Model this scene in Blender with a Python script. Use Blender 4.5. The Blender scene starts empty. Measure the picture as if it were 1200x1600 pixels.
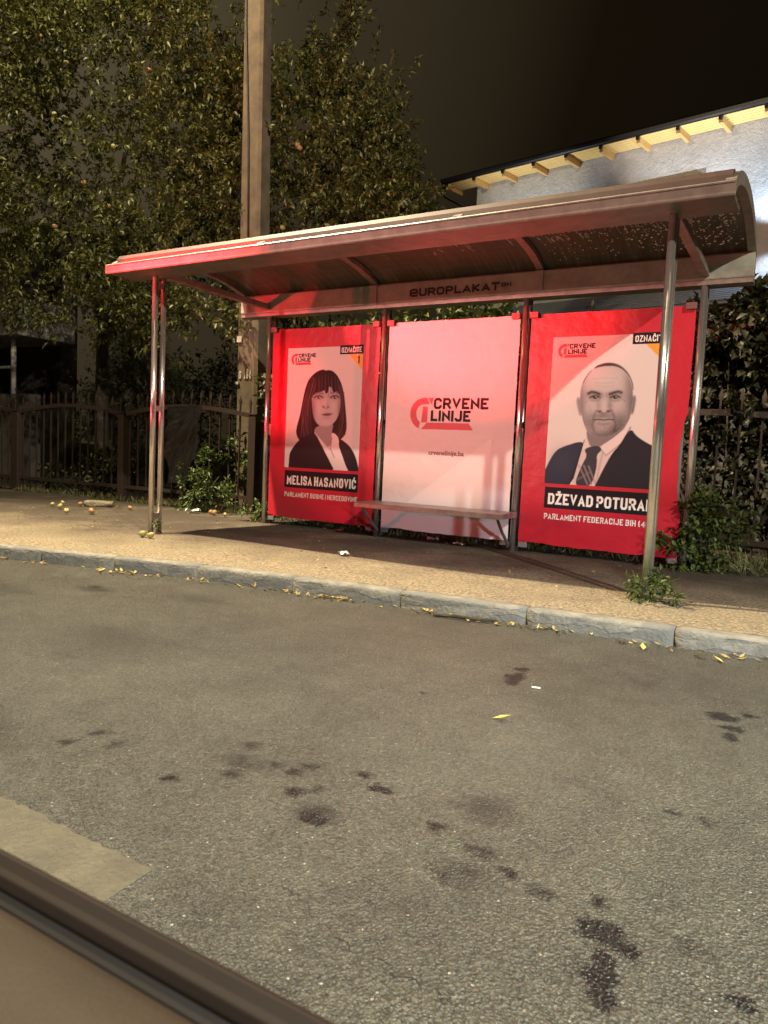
import bpy, bmesh, math, random
import numpy as np
from mathutils import Vector, Matrix
rnd = random.Random(7); rng = np.random.default_rng(11)
S = 1.4                      # working units -> metres
sc = bpy.context.scene; C = sc.collection; PI = math.pi

# ------------------------------------------------------------------ camera
CAM = (4.6047, -5.5766, 0.7420); YAW, PITCH, ROLL, FPX = -0.52435, -0.08122, 0.04583, 1124.36
f = Vector((math.sin(YAW)*math.cos(PITCH), math.cos(YAW)*math.cos(PITCH), math.sin(PITCH)))
r = Vector((math.cos(YAW), -math.sin(YAW), 0)); u = r.cross(f)
r2 = r*math.cos(ROLL)+u*math.sin(ROLL); u2 = -r*math.sin(ROLL)+u*math.cos(ROLL)
cd = bpy.data.cameras.new('camera'); cam = bpy.data.objects.new('camera', cd); C.objects.link(cam)
cam.matrix_world = Matrix(((r2.x, u2.x, -f.x, CAM[0]*S), (r2.y, u2.y, -f.y, CAM[1]*S), (r2.z, u2.z, -f.z, CAM[2]*S), (0, 0, 0, 1)))
cd.sensor_fit = 'HORIZONTAL'; cd.sensor_width = 36; cd.lens = FPX*36/1200
cd.clip_start = 0.02; cd.clip_end = 500
cd.dof.use_dof = True; cd.dof.focus_distance = 4.2; cd.dof.aperture_fstop = 8.5
sc.camera = cam
sc.render.resolution_x, sc.render.resolution_y = 768, 1024
sc.view_settings.view_transform = 'Standard'; sc.view_settings.look = 'None'
sc.view_settings.exposure = 0; sc.view_settings.gamma = 1; sc.view_settings.use_curve_mapping = False
sc.cycles.max_bounces = 6; sc.cycles.transparent_max_bounces = 8; sc.cycles.sample_clamp_indirect = 4
sc.cycles.use_denoising = True

# ------------------------------------------------------------------ night sky (dim, brownish town glow on the left)
w = bpy.data.worlds.new('World'); sc.world = w; w.use_nodes = True; nt = w.node_tree; nt.nodes.clear()
def wn(t): return nt.nodes.new(t)
tc = wn('ShaderNodeTexCoord'); dot = wn('ShaderNodeVectorMath'); dot.operation = 'DOT_PRODUCT'
dot.inputs[1].default_value = Vector((-0.80, 0.35, 0.48)).normalized()
nt.links.new(tc.outputs['Generated'], dot.inputs[0])
cr = wn('ShaderNodeValToRGB'); e = cr.color_ramp.elements
e[0].position = 0.3; e[0].color = (0.0042, 0.0020, 0.0014, 1); e[1].position = 1.0; e[1].color = (0.095, 0.074, 0.040, 1)
x = e.new(0.72); x.color = (0.0078, 0.0052, 0.0026, 1)
x = e.new(0.90); x.color = (0.040, 0.031, 0.0165, 1)
nt.links.new(dot.outputs['Value'], cr.inputs[0])
bg = wn('ShaderNodeBackground'); out = wn('ShaderNodeOutputWorld'); bg.inputs[1].default_value = 1.0
nt.links.new(cr.outputs[0], bg.inputs[0]); nt.links.new(bg.outputs[0], out.inputs[0])

# ------------------------------------------------------------------ lamps (street lights, car lights, house floods, added spots: all stand outside the frame)
def lamp(name, kind, loc, energy, col, aim=None, size=0.1, spot=None, blend=0.3):
    d = bpy.data.lights.new(name, kind); o = bpy.data.objects.new(name, d); C.objects.link(o)
    d.energy = energy; d.color = col; o.location = Vector(loc)*S
    if kind == 'AREA': d.shape = 'RECTANGLE'; d.size = size[0]; d.size_y = size[1]
    else: d.shadow_soft_size = size
    if kind == 'SPOT': d.spot_size = math.radians(spot); d.spot_blend = blend
    if aim is not None:
        o.rotation_euler = (Vector(aim)-Vector(loc)).to_track_quat('-Z', 'Y').to_euler()
    return o
WARM = (1.0, 0.79, 0.49)
lamp('street_light', 'SPOT', (-1.6, -2.70, 8.0), 17500, WARM, (1.8, -4.0, 0), 0.10, 94, 0.6)
lamp('street_light_spill', 'SPOT', (-1.6, -2.70, 7.9), 3300, (1.0, 0.84, 0.47), (-1.9, 2.2, 5.2), 0.12, 150, 0.6)
lamp('street_light_far', 'SPOT', (11.5, -8.5, 7.6), 12500, (1.0, 0.90, 0.70), (2.4, -3.4, 0), 0.12, 96, 0.8)
lamp('brake_light', 'SPOT', (-2.5, -4.6, 0.85), 700, (1.0, 0.03, 0.05), (2.0, 0, 2.4), 0.06, 49, 0.25)
lamp('poster_red_spot', 'SPOT', (-2.5, -4.6, 0.80), 2700, (1.0, 0.004, 0.02), (0.10, 0.0, 1.32), 0.05, 12, 0.95)  # added spot: stands in for the brake light mirrored in the left poster
lamp('fascia_red_spot', 'SPOT', (-2.6, -4.6, 2.30), 26000, (1.0, 0.02, 0.03), (0.36, -1.63, 2.10), 0.02, 17, 0.85)  # added red spot for the roof fascia, raised to keep the header dark
lamp('header_red_spot', 'SPOT', (-2.5, -4.6, 0.9), 2400, (1.0, 0.015, 0.03), (0.18, -0.03, 2.19), 0.03, 7.0, 0.2)  # added narrow spot that makes the red patch on the header beam
lamp('poster_pink_spot', 'SPOT', (-0.6, -6.6, 2.14), 2700, (1.0, 0.40, 0.35), (1.95, 0, 4.85), 0.10, 72, 0.16)  # added pink spot; its height and cone shape the light on the posters
lamp('near_road_spot', 'SPOT', (6.4, -8.2, 7.2), 7500, (1.0, 1.0, 0.86), (3.9, -4.9, 0), 0.12, 50, 1.0)  # added cool spot to brighten the near road
lamp('grazing_road_spot', 'SPOT', (9.6, -4.7, 0.70), 5200, (0.95, 1.0, 0.86), (4.0, -4.2, -1.32), 0.06, 38, 0.5)  # added low spot; its grazing light brings out the road grain
lamp('headlight', 'SPOT', (8.2, -4.9, 0.55), 1500, (0.84, 0.94, 1.0), (3.0, -0.2, -1.98), 0.06, 40, 0.10)

# ------------------------------------------------------------------ helpers
WL = {}                                                   # world location (units) of every thing, for its parts
def thing(name, label, cat, loc, group=None):
    o = bpy.data.objects.new(name, None); C.objects.link(o); o.location = Vector(loc)*S; o.empty_display_size = 0.1
    o['label'] = label; o['category'] = cat
    if group: o['group'] = group
    WL[o.name] = Vector(loc); return o
def tag(o, label, cat, group=None):
    o['label'] = label; o['category'] = cat
    if group: o['group'] = group
    return o
def mdata(name, vf, mat, smooth=False, bev=0.0, at=(0, 0, 0)):
    v, fs = vf; a = Vector(at)
    m = bpy.data.meshes.new(name); m.from_pydata([((Vector(p)-a)*S)[:] for p in v], [], fs)
    if bev:
        b = bmesh.new(); b.from_mesh(m)
        bmesh.ops.recalc_face_normals(b, faces=b.faces)
        eds = [ed for ed in b.edges if len(ed.link_faces) == 2 and ed.calc_face_angle(0) > 0.5]
        bmesh.ops.bevel(b, geom=eds, offset=bev*S, segments=2, affect='EDGES', profile=0.6); b.to_mesh(m); b.free()
    if smooth:
        for p in m.polygons: p.use_smooth = True
    for k in (mat if isinstance(mat, (list, tuple)) else [mat]): m.materials.append(k)
    return m
def part(name, vf, mat, parent=None, smooth=False, bev=0.0, at=None):
    L = WL[parent.name] if parent is not None else Vector(at or (0, 0, 0))
    m = mdata(name, vf, mat, smooth, bev, L)
    o = bpy.data.objects.new(name, m); C.objects.link(o)
    if parent is not None: o.parent = parent
    else: o.location = L*S
    WL[o.name] = L; return o
def inst(name, m, parent, loc, rot=(0, 0, 0), scale=1.0):
    o = bpy.data.objects.new(name, m); C.objects.link(o); o.parent = parent
    o.location = (Vector(loc)-WL[parent.name])*S; o.rotation_euler = rot
    o.scale = (scale,)*3 if not hasattr(scale, '__len__') else scale
    return o
def free(name, m, loc, rot=(0, 0, 0), scale=1.0):
    o = bpy.data.objects.new(name, m); C.objects.link(o); o.location = Vector(loc)*S; o.rotation_euler = rot
    o.scale = (scale,)*3 if not hasattr(scale, '__len__') else scale
    WL[o.name] = Vector(loc); return o
def struct(o): o['kind'] = 'structure'; return o
def stuff(o): o['kind'] = 'stuff'; return o

def box(x0, x1, y0, y1, z0, z1):
    return ([(x0, y0, z0), (x1, y0, z0), (x1, y1, z0), (x0, y1, z0), (x0, y0, z1), (x1, y0, z1), (x1, y1, z1), (x0, y1, z1)],
            [(0, 3, 2, 1), (4, 5, 6, 7), (0, 1, 5, 4), (1, 2, 6, 5), (2, 3, 7, 6), (3, 0, 4, 7)])
def join(*a):
    V, F = [], []
    for v, fs in a:
        n = len(V); V += list(v); F += [tuple(i+n for i in q) for q in fs]
    return V, F
def tube(pts, rad, n=14, cap=True):
    pts = [Vector(p) for p in pts]; V, F = [], []
    rr = rad if hasattr(rad, '__len__') else [rad]*len(pts)
    for i, p in enumerate(pts):
        d = (pts[min(i+1, len(pts)-1)]-pts[max(i-1, 0)]).normalized()
        a = Vector((0, 0, 1)) if abs(d.z) < 0.9 else Vector((1, 0, 0))
        s = d.cross(a).normalized(); t = s.cross(d)
        for k in range(n):
            g = 2*PI*k/n; V.append(p+(s*math.cos(g)+t*math.sin(g))*rr[i])
    for i in range(len(pts)-1):
        for k in range(n): F.append((i*n+k, i*n+(k+1) % n, (i+1)*n+(k+1) % n, (i+1)*n+k))
    if cap: F.append(tuple(range(n-1, -1, -1))); F.append(tuple(range((len(pts)-1)*n, len(pts)*n)))
    return V, F
def prism_x(prof, x0, x1):                                 # closed (y,z) profile swept along X
    n = len(prof); V = [(x0, y, z) for y, z in prof]+[(x1, y, z) for y, z in prof]
    F = [(i, (i+1) % n, n+(i+1) % n, n+i) for i in range(n)]+[tuple(range(n-1, -1, -1)), tuple(range(n, 2*n))]
    return V, F
def prism_y(prof, y0, y1):                                 # closed (x,z) outline with thickness along Y
    n = len(prof); V = [(x, y0, z) for x, z in prof]+[(x, y1, z) for x, z in prof]
    return V, [(i, (i+1) % n, n+(i+1) % n, n+i) for i in range(n)]+[tuple(range(n-1, -1, -1)), tuple(range(n, 2*n))]
def strip(lower, upper, x0, x1):                           # plate between two open (y,z) curves
    return prism_x(list(lower)+list(reversed(upper)), x0, x1)

# ------------------------------------------------------------------ materials
def mat(name, col, rough=0.6, metal=0.0, noise=None, bump=None, spec=0.5, col2=None, coords='Object', trans=0.0):
    m = bpy.data.materials.new(name); m.use_nodes = True; n = m.node_tree; p = n.nodes['Principled BSDF']
    p.inputs['Base Color'].default_value = (*col, 1); p.inputs['Roughness'].default_value = rough
    p.inputs['Metallic'].default_value = metal; p.inputs['Specular IOR Level'].default_value = spec
    t = n.nodes.new('ShaderNodeTexCoord')
    if noise:
        sc_, c2 = noise, col2 or tuple(c*0.6 for c in col)
        a = n.nodes.new('ShaderNodeTexNoise'); a.inputs['Scale'].default_value = sc_; a.inputs['Detail'].default_value = 8; a.inputs['Roughness'].default_value = 0.65
        n.links.new(t.outputs[coords], a.inputs['Vector'])
        q = n.nodes.new('ShaderNodeValToRGB'); q.color_ramp.elements[0].position = 0.35; q.color_ramp.elements[1].position = 0.68
        q.color_ramp.elements[0].color = (*c2, 1); q.color_ramp.elements[1].color = (*col, 1)
        n.links.new(a.outputs['Fac'], q.inputs[0]); n.links.new(q.outputs[0], p.inputs['Base Color'])
    if bump:
        bs, bd = bump
        a = n.nodes.new('ShaderNodeTexNoise'); a.inputs['Scale'].default_value = bs; a.inputs['Detail'].default_value = 6
        n.links.new(t.outputs[coords], a.inputs['Vector'])
        b = n.nodes.new('ShaderNodeBump'); b.inputs['Distance'].default_value = bd; b.inputs['Strength'].default_value = 1
        n.links.new(a.outputs['Fac'], b.inputs['Height']); n.links.new(b.outputs[0], p.inputs['Normal'])
    return m
def vmat(name, lo, hi, rough=0.45, trans=0.25, spec=0.5):   # leaves: colour from the per-leaf attribute
    m = bpy.data.materials.new(name); m.use_nodes = True; n = m.node_tree; p = n.nodes['Principled BSDF']
    a = n.nodes.new('ShaderNodeAttribute'); a.attribute_name = 'v'
    q = n.nodes.new('ShaderNodeValToRGB'); q.color_ramp.elements[0].color = (*lo, 1); q.color_ramp.elements[1].color = (*hi, 1)
    n.links.new(a.outputs['Fac'], q.inputs[0]); n.links.new(q.outputs[0], p.inputs['Base Color'])
    p.inputs['Roughness'].default_value = rough; p.inputs['Specular IOR Level'].default_value = spec
    if trans:
        tr = n.nodes.new('ShaderNodeBsdfTranslucent'); mx = n.nodes.new('ShaderNodeMixShader'); mx.inputs[0].default_value = trans
        n.links.new(q.outputs[0], tr.inputs[0]); n.links.new(p.outputs[0], mx.inputs[1]); n.links.new(tr.outputs[0], mx.inputs[2])
        n.links.new(mx.outputs[0], n.nodes['Material Output'].inputs[0])
    return m
M = {}
M['steel'] = mat('brushed_steel', (0.74, 0.72, 0.69), 0.27, 0.88, 30, None, col2=(0.64, 0.62, 0.59))
_n = M['steel'].node_tree; _t = _n.nodes.new('ShaderNodeTangent'); _t.direction_type = 'RADIAL'; _t.axis = 'Z'; _n.nodes['Principled BSDF'].inputs['Anisotropic'].default_value = 0.75; _n.links.new(_t.outputs[0], _n.nodes['Principled BSDF'].inputs['Tangent'])
M['alu'] = mat('weathered_aluminium', (0.46, 0.43, 0.40), 0.42, 0.75, 9, (40, 0.001), col2=(0.30, 0.28, 0.26))
M['deck'] = mat('brown_weathered_deck', (0.160, 0.160, 0.132), 0.5, 0.15, 7, (40, 0.001), col2=(0.10, 0.10, 0.082))
M['fascia'] = mat('dull_fascia_metal', (0.185, 0.165, 0.140), 0.45, 0.15, 9, (40, 0.001), col2=(0.115, 0.10, 0.085))
M['clampm'] = mat('dark_red_brown_seal', (0.050, 0.026, 0.022), 0.55, 0, 12, col2=(0.03, 0.018, 0.016))
M['beam'] = mat('grey_header_metal', (0.36, 0.35, 0.31), 0.5, 0.1, 7, (40, 0.001), col2=(0.24, 0.23, 0.20))
M['alu_dark'] = mat('dull_aluminium', (0.34, 0.31, 0.28), 0.5, 0.6, 8, (40, 0.001), col2=(0.20, 0.18, 0.16))
M['clip'] = mat('brown_plastic', (0.20, 0.10, 0.085), 0.5, 0, 20)
M['board'] = mat('grey_board', (0.16, 0.16, 0.16), 0.6)
M['paper_red'] = mat('red_print', (0.50, 0.016, 0.036), 0.42, 0, 3.0, (5, 0.012), col2=(0.45, 0.013, 0.030))
M['paper_white'] = mat('white_print', (0.74, 0.70, 0.69), 0.45, 0, 2.5, (4, 0.012), col2=(0.70, 0.66, 0.65))
M['ink_white'] = mat('white_ink', (0.80, 0.77, 0.74), 0.5)
M['ink_black'] = mat('black_ink', (0.013, 0.013, 0.018), 0.5, spec=0.15)
M['ink_red'] = mat('red_ink', (0.60, 0.02, 0.035), 0.45)
M['ink_orange'] = mat('orange_ink', (0.80, 0.36, 0.03), 0.45)
M['ink_brown'] = mat('dark_lettering', (0.030, 0.022, 0.020), 0.5)
M['ink_url'] = mat('dark_red_ink', (0.22, 0.012, 0.02), 0.45)
M['concrete'] = mat('old_concrete', (0.165, 0.128, 0.086), 0.85, 0, 3.5, (50, 0.006), col2=(0.085, 0.066, 0.045))
M['paint_white'] = mat('faded_white_paint', (0.60, 0.58, 0.50), 0.8, 0, 60, col2=(0.28, 0.25, 0.2))
M['iron'] = mat('brown_painted_iron', (0.046, 0.029, 0.023), 0.5, 0.1, 25, (80, 0.001), col2=(0.030, 0.020, 0.017))
M['iron_dark'] = mat('dark_iron', (0.035, 0.032, 0.030), 0.45, 0.3)
M['bark'] = mat('bark', (0.055, 0.04, 0.027), 0.9, 0, 14, (30, 0.03), col2=(0.025, 0.018, 0.013))
M['soil'] = mat('garden_soil', (0.055, 0.040, 0.026), 0.95, 0, 7, (18, 0.04), col2=(0.028, 0.020, 0.013))
M['leaf_apple'] = vmat('apple_leaf', (0.036, 0.044, 0.012), (0.150, 0.145, 0.042), 0.42, 0.18)
M['leaf_hedge'] = vmat('hedge_leaf', (0.030, 0.045, 0.012), (0.10, 0.115, 0.03), 0.42, 0.15)
M['leaf_vine'] = vmat('vine_leaf', (0.010, 0.011, 0.0035), (0.044, 0.038, 0.0115), 0.5, 0.08)
M['leaf_shrub'] = vmat('shrub_leaf', (0.034, 0.056, 0.012), (0.105, 0.145, 0.032), 0.5, 0.22)
M['leaf_dark'] = vmat('dark_leaf', (0.018, 0.024, 0.010), (0.055, 0.058, 0.022), 0.55, 0.05)
M['grass'] = vmat('grass_blade', (0.05, 0.065, 0.018), (0.22, 0.21, 0.08), 0.6, 0.2)
M['dry_leaf'] = vmat('dry_leaf', (0.12, 0.065, 0.022), (0.42, 0.33, 0.11), 0.65, 0.1)
M['yellow_leaf'] = mat('yellow_leaf', (0.52, 0.44, 0.13), 0.6, 0, 30, col2=(0.36, 0.30, 0.08))
M['apple_red'] = mat('red_apple_skin', (0.34, 0.11, 0.065), 0.45, 0, 22, col2=(0.38, 0.27, 0.12))
M['apple_green'] = mat('green_apple_skin', (0.43, 0.40, 0.17), 0.45, 0, 22, col2=(0.26, 0.22, 0.08))
M['stem'] = mat('apple_stem', (0.06, 0.04, 0.02), 0.8)
M['wood'] = mat('new_pine', (0.80, 0.56, 0.20), 0.55, 0, 9, (30, 0.002), col2=(0.70, 0.46, 0.15))
M['wood_dark'] = mat('pine_joist', (0.66, 0.41, 0.15), 0.6, 0, 9, col2=(0.54, 0.31, 0.10))
M['black_metal'] = mat('black_gutter', (0.015, 0.014, 0.014), 0.4, 0.3)
M['bag'] = mat('black_plastic_film', (0.012, 0.011, 0.012), 0.28, 0, None, (12, 0.02), spec=0.6)
M['litter'] = mat('white_litter', (0.75, 0.74, 0.72), 0.6, 0, 25, col2=(0.5, 0.5, 0.48))
M['rubber'] = mat('dark_rubber', (0.010, 0.008, 0.007), 0.55)
M['seal'] = mat('brown_window_trim', (0.0125, 0.0075, 0.0052), 0.6, 0, 3, col2=(0.009, 0.0058, 0.0042), spec=0.25)
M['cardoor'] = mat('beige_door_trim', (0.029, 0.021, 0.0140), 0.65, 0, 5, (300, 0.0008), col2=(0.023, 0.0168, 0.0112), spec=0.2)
M['carbody'] = mat('dark_car_paint', (0.03, 0.03, 0.035), 0.25)
M['dim_wall'] = mat('grey_render', (0.10, 0.088, 0.080), 0.9, 0, 4, (20, 0.01), col2=(0.06, 0.053, 0.05))
M['pale_wall'] = mat('pale_panel', (0.45, 0.43, 0.42), 0.8, 0, 4, col2=(0.33, 0.31, 0.30))
M['tile'] = mat('grey_roof_sheet', (0.13, 0.15, 0.19), 0.55, 0, 6, col2=(0.09, 0.10, 0.13))
M['stone'] = mat('field_stone', (0.27, 0.24, 0.17), 0.9, 0, 9, (25, 0.02), col2=(0.16, 0.14, 0.10))
M['dirt'] = mat('crack_dirt', (0.012, 0.009, 0.007), 1.0)

def plaster():
    m = mat('rough_white_plaster', (0.50, 0.48, 0.465), 0.9, 0, 3, None, col2=(0.41, 0.395, 0.38)); n = m.node_tree; p = n.nodes['Principled BSDF']
    t = n.nodes.new('ShaderNodeTexCoord'); a = n.nodes.new('ShaderNodeTexNoise'); a.inputs['Scale'].default_value = 9; a.inputs['Detail'].default_value = 10; a.inputs['Roughness'].default_value = 0.72; a.inputs['Distortion'].default_value = 0.3
    n.links.new(t.outputs['Object'], a.inputs['Vector'])
    b = n.nodes.new('ShaderNodeBump'); b.inputs['Distance'].default_value = 0.045
    n.links.new(a.outputs['Fac'], b.inputs['Height']); n.links.new(b.outputs[0], p.inputs['Normal']); return m
M['plaster'] = plaster()

STAINS = [(3.71, -4.29, .060, .045, 1), (3.71, -4.265, .085, .06, .45), (3.76, -4.08, .055, .034, .8), (3.69, -4.03, .04, .03, .6), (3.6, -4.21, .04, .036, .7), (3.64, -4.18, .034, .034, .5), (3.47, -4.12, .04, .034, .5),
          (3.55, -4.07, .04, .034, .6), (3.53, -4.13, .036, .034, .6), (3.41, -4.23, .04, .03, .7), (3.31, -4.33, .034, .04, .6), (3.33, -4.06, .036, .034, .5), (3.39, -4.16, .11, .06, .35), (3.04, -4.28, .04, .04, .5),
          (2.94, -4.25, .03, .036, .5), (2.92, -4.34, .03, .034, .5), (3.72, -2.99, .060, .11, 1), (3.735, -3.06, .04, .07, 1), (3.71, -2.87, .05, .055, .75), (3.52, -3.37, .024, .03, .8), (4.43, -2.96, .085, .085, .95), (4.47, -3.06, .065, .055, .95), (4.47, -3.14, .045, .065, .95),
          (4.51, -2.89, .038, .04, .8), (4.36, -4.32, .080, .070, 1), (4.405, -4.345, .050, .040, 1), (4.375, -4.40, .035, .05, .95), (4.385, -4.445, .062, .045, 1), (4.40, -4.475, .04, .035, .9), (4.59, -4.37, .05, .035, .95), (4.34, -4.23, .034, .034, .7), (4.23, -4.27, .038, .034, .5), (4.05, -4.33, .032, .034, .5), (3.96, -4.16, .037, .036, .55),
          (4.02, -4.02, .11, .10, .35), (4.16, -4.24, .034, .028, .65), (4.08, -4.2, .065, .034, .5), (1.24, -2.94, .2, .12, .35), (1.2, -2.9, .07, .07, .6), (4.4, -3.77, .04, .027, .6), (4.47, -3.77, .038, .027, .5), (4.5, -4.27, .04, .034, .35), (4.07, -4.29, .1, .07, .3), (2.2, -3.6, .5, .3, .2), (0.8, -3.3, .4, .2, .25), (2.6, -4.5, .45, .25, .3), (1.9, -2.75, .3, .16, .2)]
def asphalt():
    m = bpy.data.materials.new('worn_asphalt'); m.use_nodes = True; n = m.node_tree; p = n.nodes['Principled BSDF']; L = n.links.new
    def N(t, **k):
        o = n.nodes.new(t)
        for a, b in k.items(): setattr(o, a, b)
        return o
    t = N('ShaderNodeTexCoord')
    def noise(s, d=4, ro=0.6):
        a = N('ShaderNodeTexNoise'); a.inputs['Scale'].default_value = s; a.inputs['Detail'].default_value = d; a.inputs['Roughness'].default_value = ro
        L(t.outputs['Object'], a.inputs['Vector']); return a
    big = noise(0.7, 6, 0.7); mid = noise(5, 5, 0.7); fine = noise(105, 3); vor = N('ShaderNodeTexVoronoi'); vor.inputs['Scale'].default_value = 105; L(t.outputs['Object'], vor.inputs['Vector'])
    r1 = N('ShaderNodeValToRGB'); r1.color_ramp.elements[0].position = 0.33; r1.color_ramp.elements[1].position = 0.66
    r1.color_ramp.elements[0].color = (0.066, 0.063, 0.056, 1); r1.color_ramp.elements[1].color = (0.140, 0.139, 0.118, 1)
    ad = N('ShaderNodeMath', operation='MULTIPLY_ADD'); L(mid.outputs['Fac'], ad.inputs[0]); ad.inputs[1].default_value = 0.5; 
    hb = N('ShaderNodeMath', operation='MULTIPLY'); L(big.outputs['Fac'], hb.inputs[0]); hb.inputs[1].default_value = 0.5; L(hb.outputs[0], ad.inputs[2])
    L(ad.outputs[0], r1.inputs[0])
    r2_ = N('ShaderNodeValToRGB'); r2_.color_ramp.elements[0].position = 0.35; r2_.color_ramp.elements[1].position = 0.72
    r2_.color_ramp.elements[0].color = (0.62, 0.62, 0.61, 1); r2_.color_ramp.elements[1].color = (1.42, 1.42, 1.40, 1)
    L(fine.outputs['Fac'], r2_.inputs[0])
    mu = N('ShaderNodeMixRGB', blend_type='MULTIPLY'); mu.inputs[0].default_value = 1; L(r1.outputs[0], mu.inputs[1]); L(r2_.outputs[0], mu.inputs[2])
    # pale aggregate specks
    v2 = N('ShaderNodeTexVoronoi'); v2.inputs['Scale'].default_value = 22; L(t.outputs['Object'], v2.inputs['Vector'])
    lt = N('ShaderNodeMath', operation='LESS_THAN'); L(v2.outputs['Distance'], lt.inputs[0]); lt.inputs[1].default_value = 0.075
    sp = N('ShaderNodeMixRGB'); L(lt.outputs[0], sp.inputs[0]); L(mu.outputs[0], sp.inputs[1]); sp.inputs[2].default_value = (0.42, 0.40, 0.35, 1)
    # oil stains
    wob = noise(16, 5, 0.65); wsub = N('ShaderNodeVectorMath', operation='SUBTRACT'); L(wob.outputs['Color'], wsub.inputs[0]); wsub.inputs[1].default_value = (0.5, 0.5, 0.5)
    wsc = N('ShaderNodeVectorMath', operation='SCALE'); L(wsub.outputs[0], wsc.inputs[0]); wsc.inputs['Scale'].default_value = 0.14
    wad = N('ShaderNodeVectorMath', operation='ADD'); L(t.outputs['Object'], wad.inputs[0]); L(wsc.outputs[0], wad.inputs[1])
    acc = None
    for (sx, sy, wx, wy, st) in STAINS:
        a = N('ShaderNodeVectorMath', operation='SUBTRACT'); L(wad.outputs[0], a.inputs[0]); a.inputs[1].default_value = (sx*S, sy*S, 0)
        b = N('ShaderNodeVectorMath', operation='MULTIPLY'); L(a.outputs[0], b.inputs[0]); b.inputs[1].default_value = (1/(wx*S*0.62), 1/(wy*S*0.62), 0)
        c = N('ShaderNodeVectorMath', operation='LENGTH'); L(b.outputs[0], c.inputs[0])
        d = N('ShaderNodeMapRange'); L(c.outputs['Value'], d.inputs[0]); d.inputs[1].default_value = 1.15 if st > .7 else 1.5; d.inputs[2].default_value = 0.72 if st > .7 else 0.3; d.inputs[3].default_value = 0; d.inputs[4].default_value = min(1, st*1.7)
        if acc is None: acc = d
        else:
            x_ = N('ShaderNodeMath', operation='MAXIMUM'); L(acc.outputs[0], x_.inputs[0]); L(d.outputs[0], x_.inputs[1]); acc = x_
    st_ = N('ShaderNodeMixRGB'); L(acc.outputs[0], st_.inputs[0]); L(sp.outputs[0], st_.inputs[1]); st_.inputs[2].default_value = (0.010, 0.009, 0.008, 1)
    L(st_.outputs[0], p.inputs['Base Color'])
    rr = N('ShaderNodeMapRange'); L(acc.outputs[0], rr.inputs[0]); rr.inputs[3].default_value = 0.52; rr.inputs[4].default_value = 0.40; L(rr.outputs[0], p.inputs['Roughness'])
    coarse = noise(58, 3, 0.55); bm0 = N('ShaderNodeMath', operation='MULTIPLY_ADD'); L(fine.outputs['Fac'], bm0.inputs[0]); bm0.inputs[1].default_value = 0.9; L(vor.outputs['Distance'], bm0.inputs[2])
    bm = N('ShaderNodeMath', operation='MULTIPLY_ADD'); L(coarse.outputs['Fac'], bm.inputs[0]); bm.inputs[1].default_value = 1.0; L(bm0.outputs[0], bm.inputs[2])
    r3 = N('ShaderNodeValToRGB'); r3.color_ramp.elements[0].position = 0.36; r3.color_ramp.elements[1].position = 0.66; r3.color_ramp.elements[0].color = (0.80, 0.80, 0.79, 1); r3.color_ramp.elements[1].color = (1.22, 1.22, 1.20, 1); L(coarse.outputs['Fac'], r3.inputs[0])
    m3 = N('ShaderNodeMixRGB', blend_type='MULTIPLY'); m3.inputs[0].default_value = 1; L(mu.outputs[0], m3.inputs[1]); L(r3.outputs[0], m3.inputs[2]); L(m3.outputs[0], sp.inputs[1])
    b = N('ShaderNodeBump'); b.inputs['Distance'].default_value = 0.026; b.inputs['Strength'].default_value = 1.0; L(bm.outputs[0], b.inputs['Height']); L(b.outputs[0], p.inputs['Normal'])
    return m
M['asphalt'] = asphalt()
M['patch'] = mat('smooth_yellowish_concrete', (0.086, 0.077, 0.052), 0.75, 0, 9, (50, 0.014), col2=(0.050, 0.046, 0.034))
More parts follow.
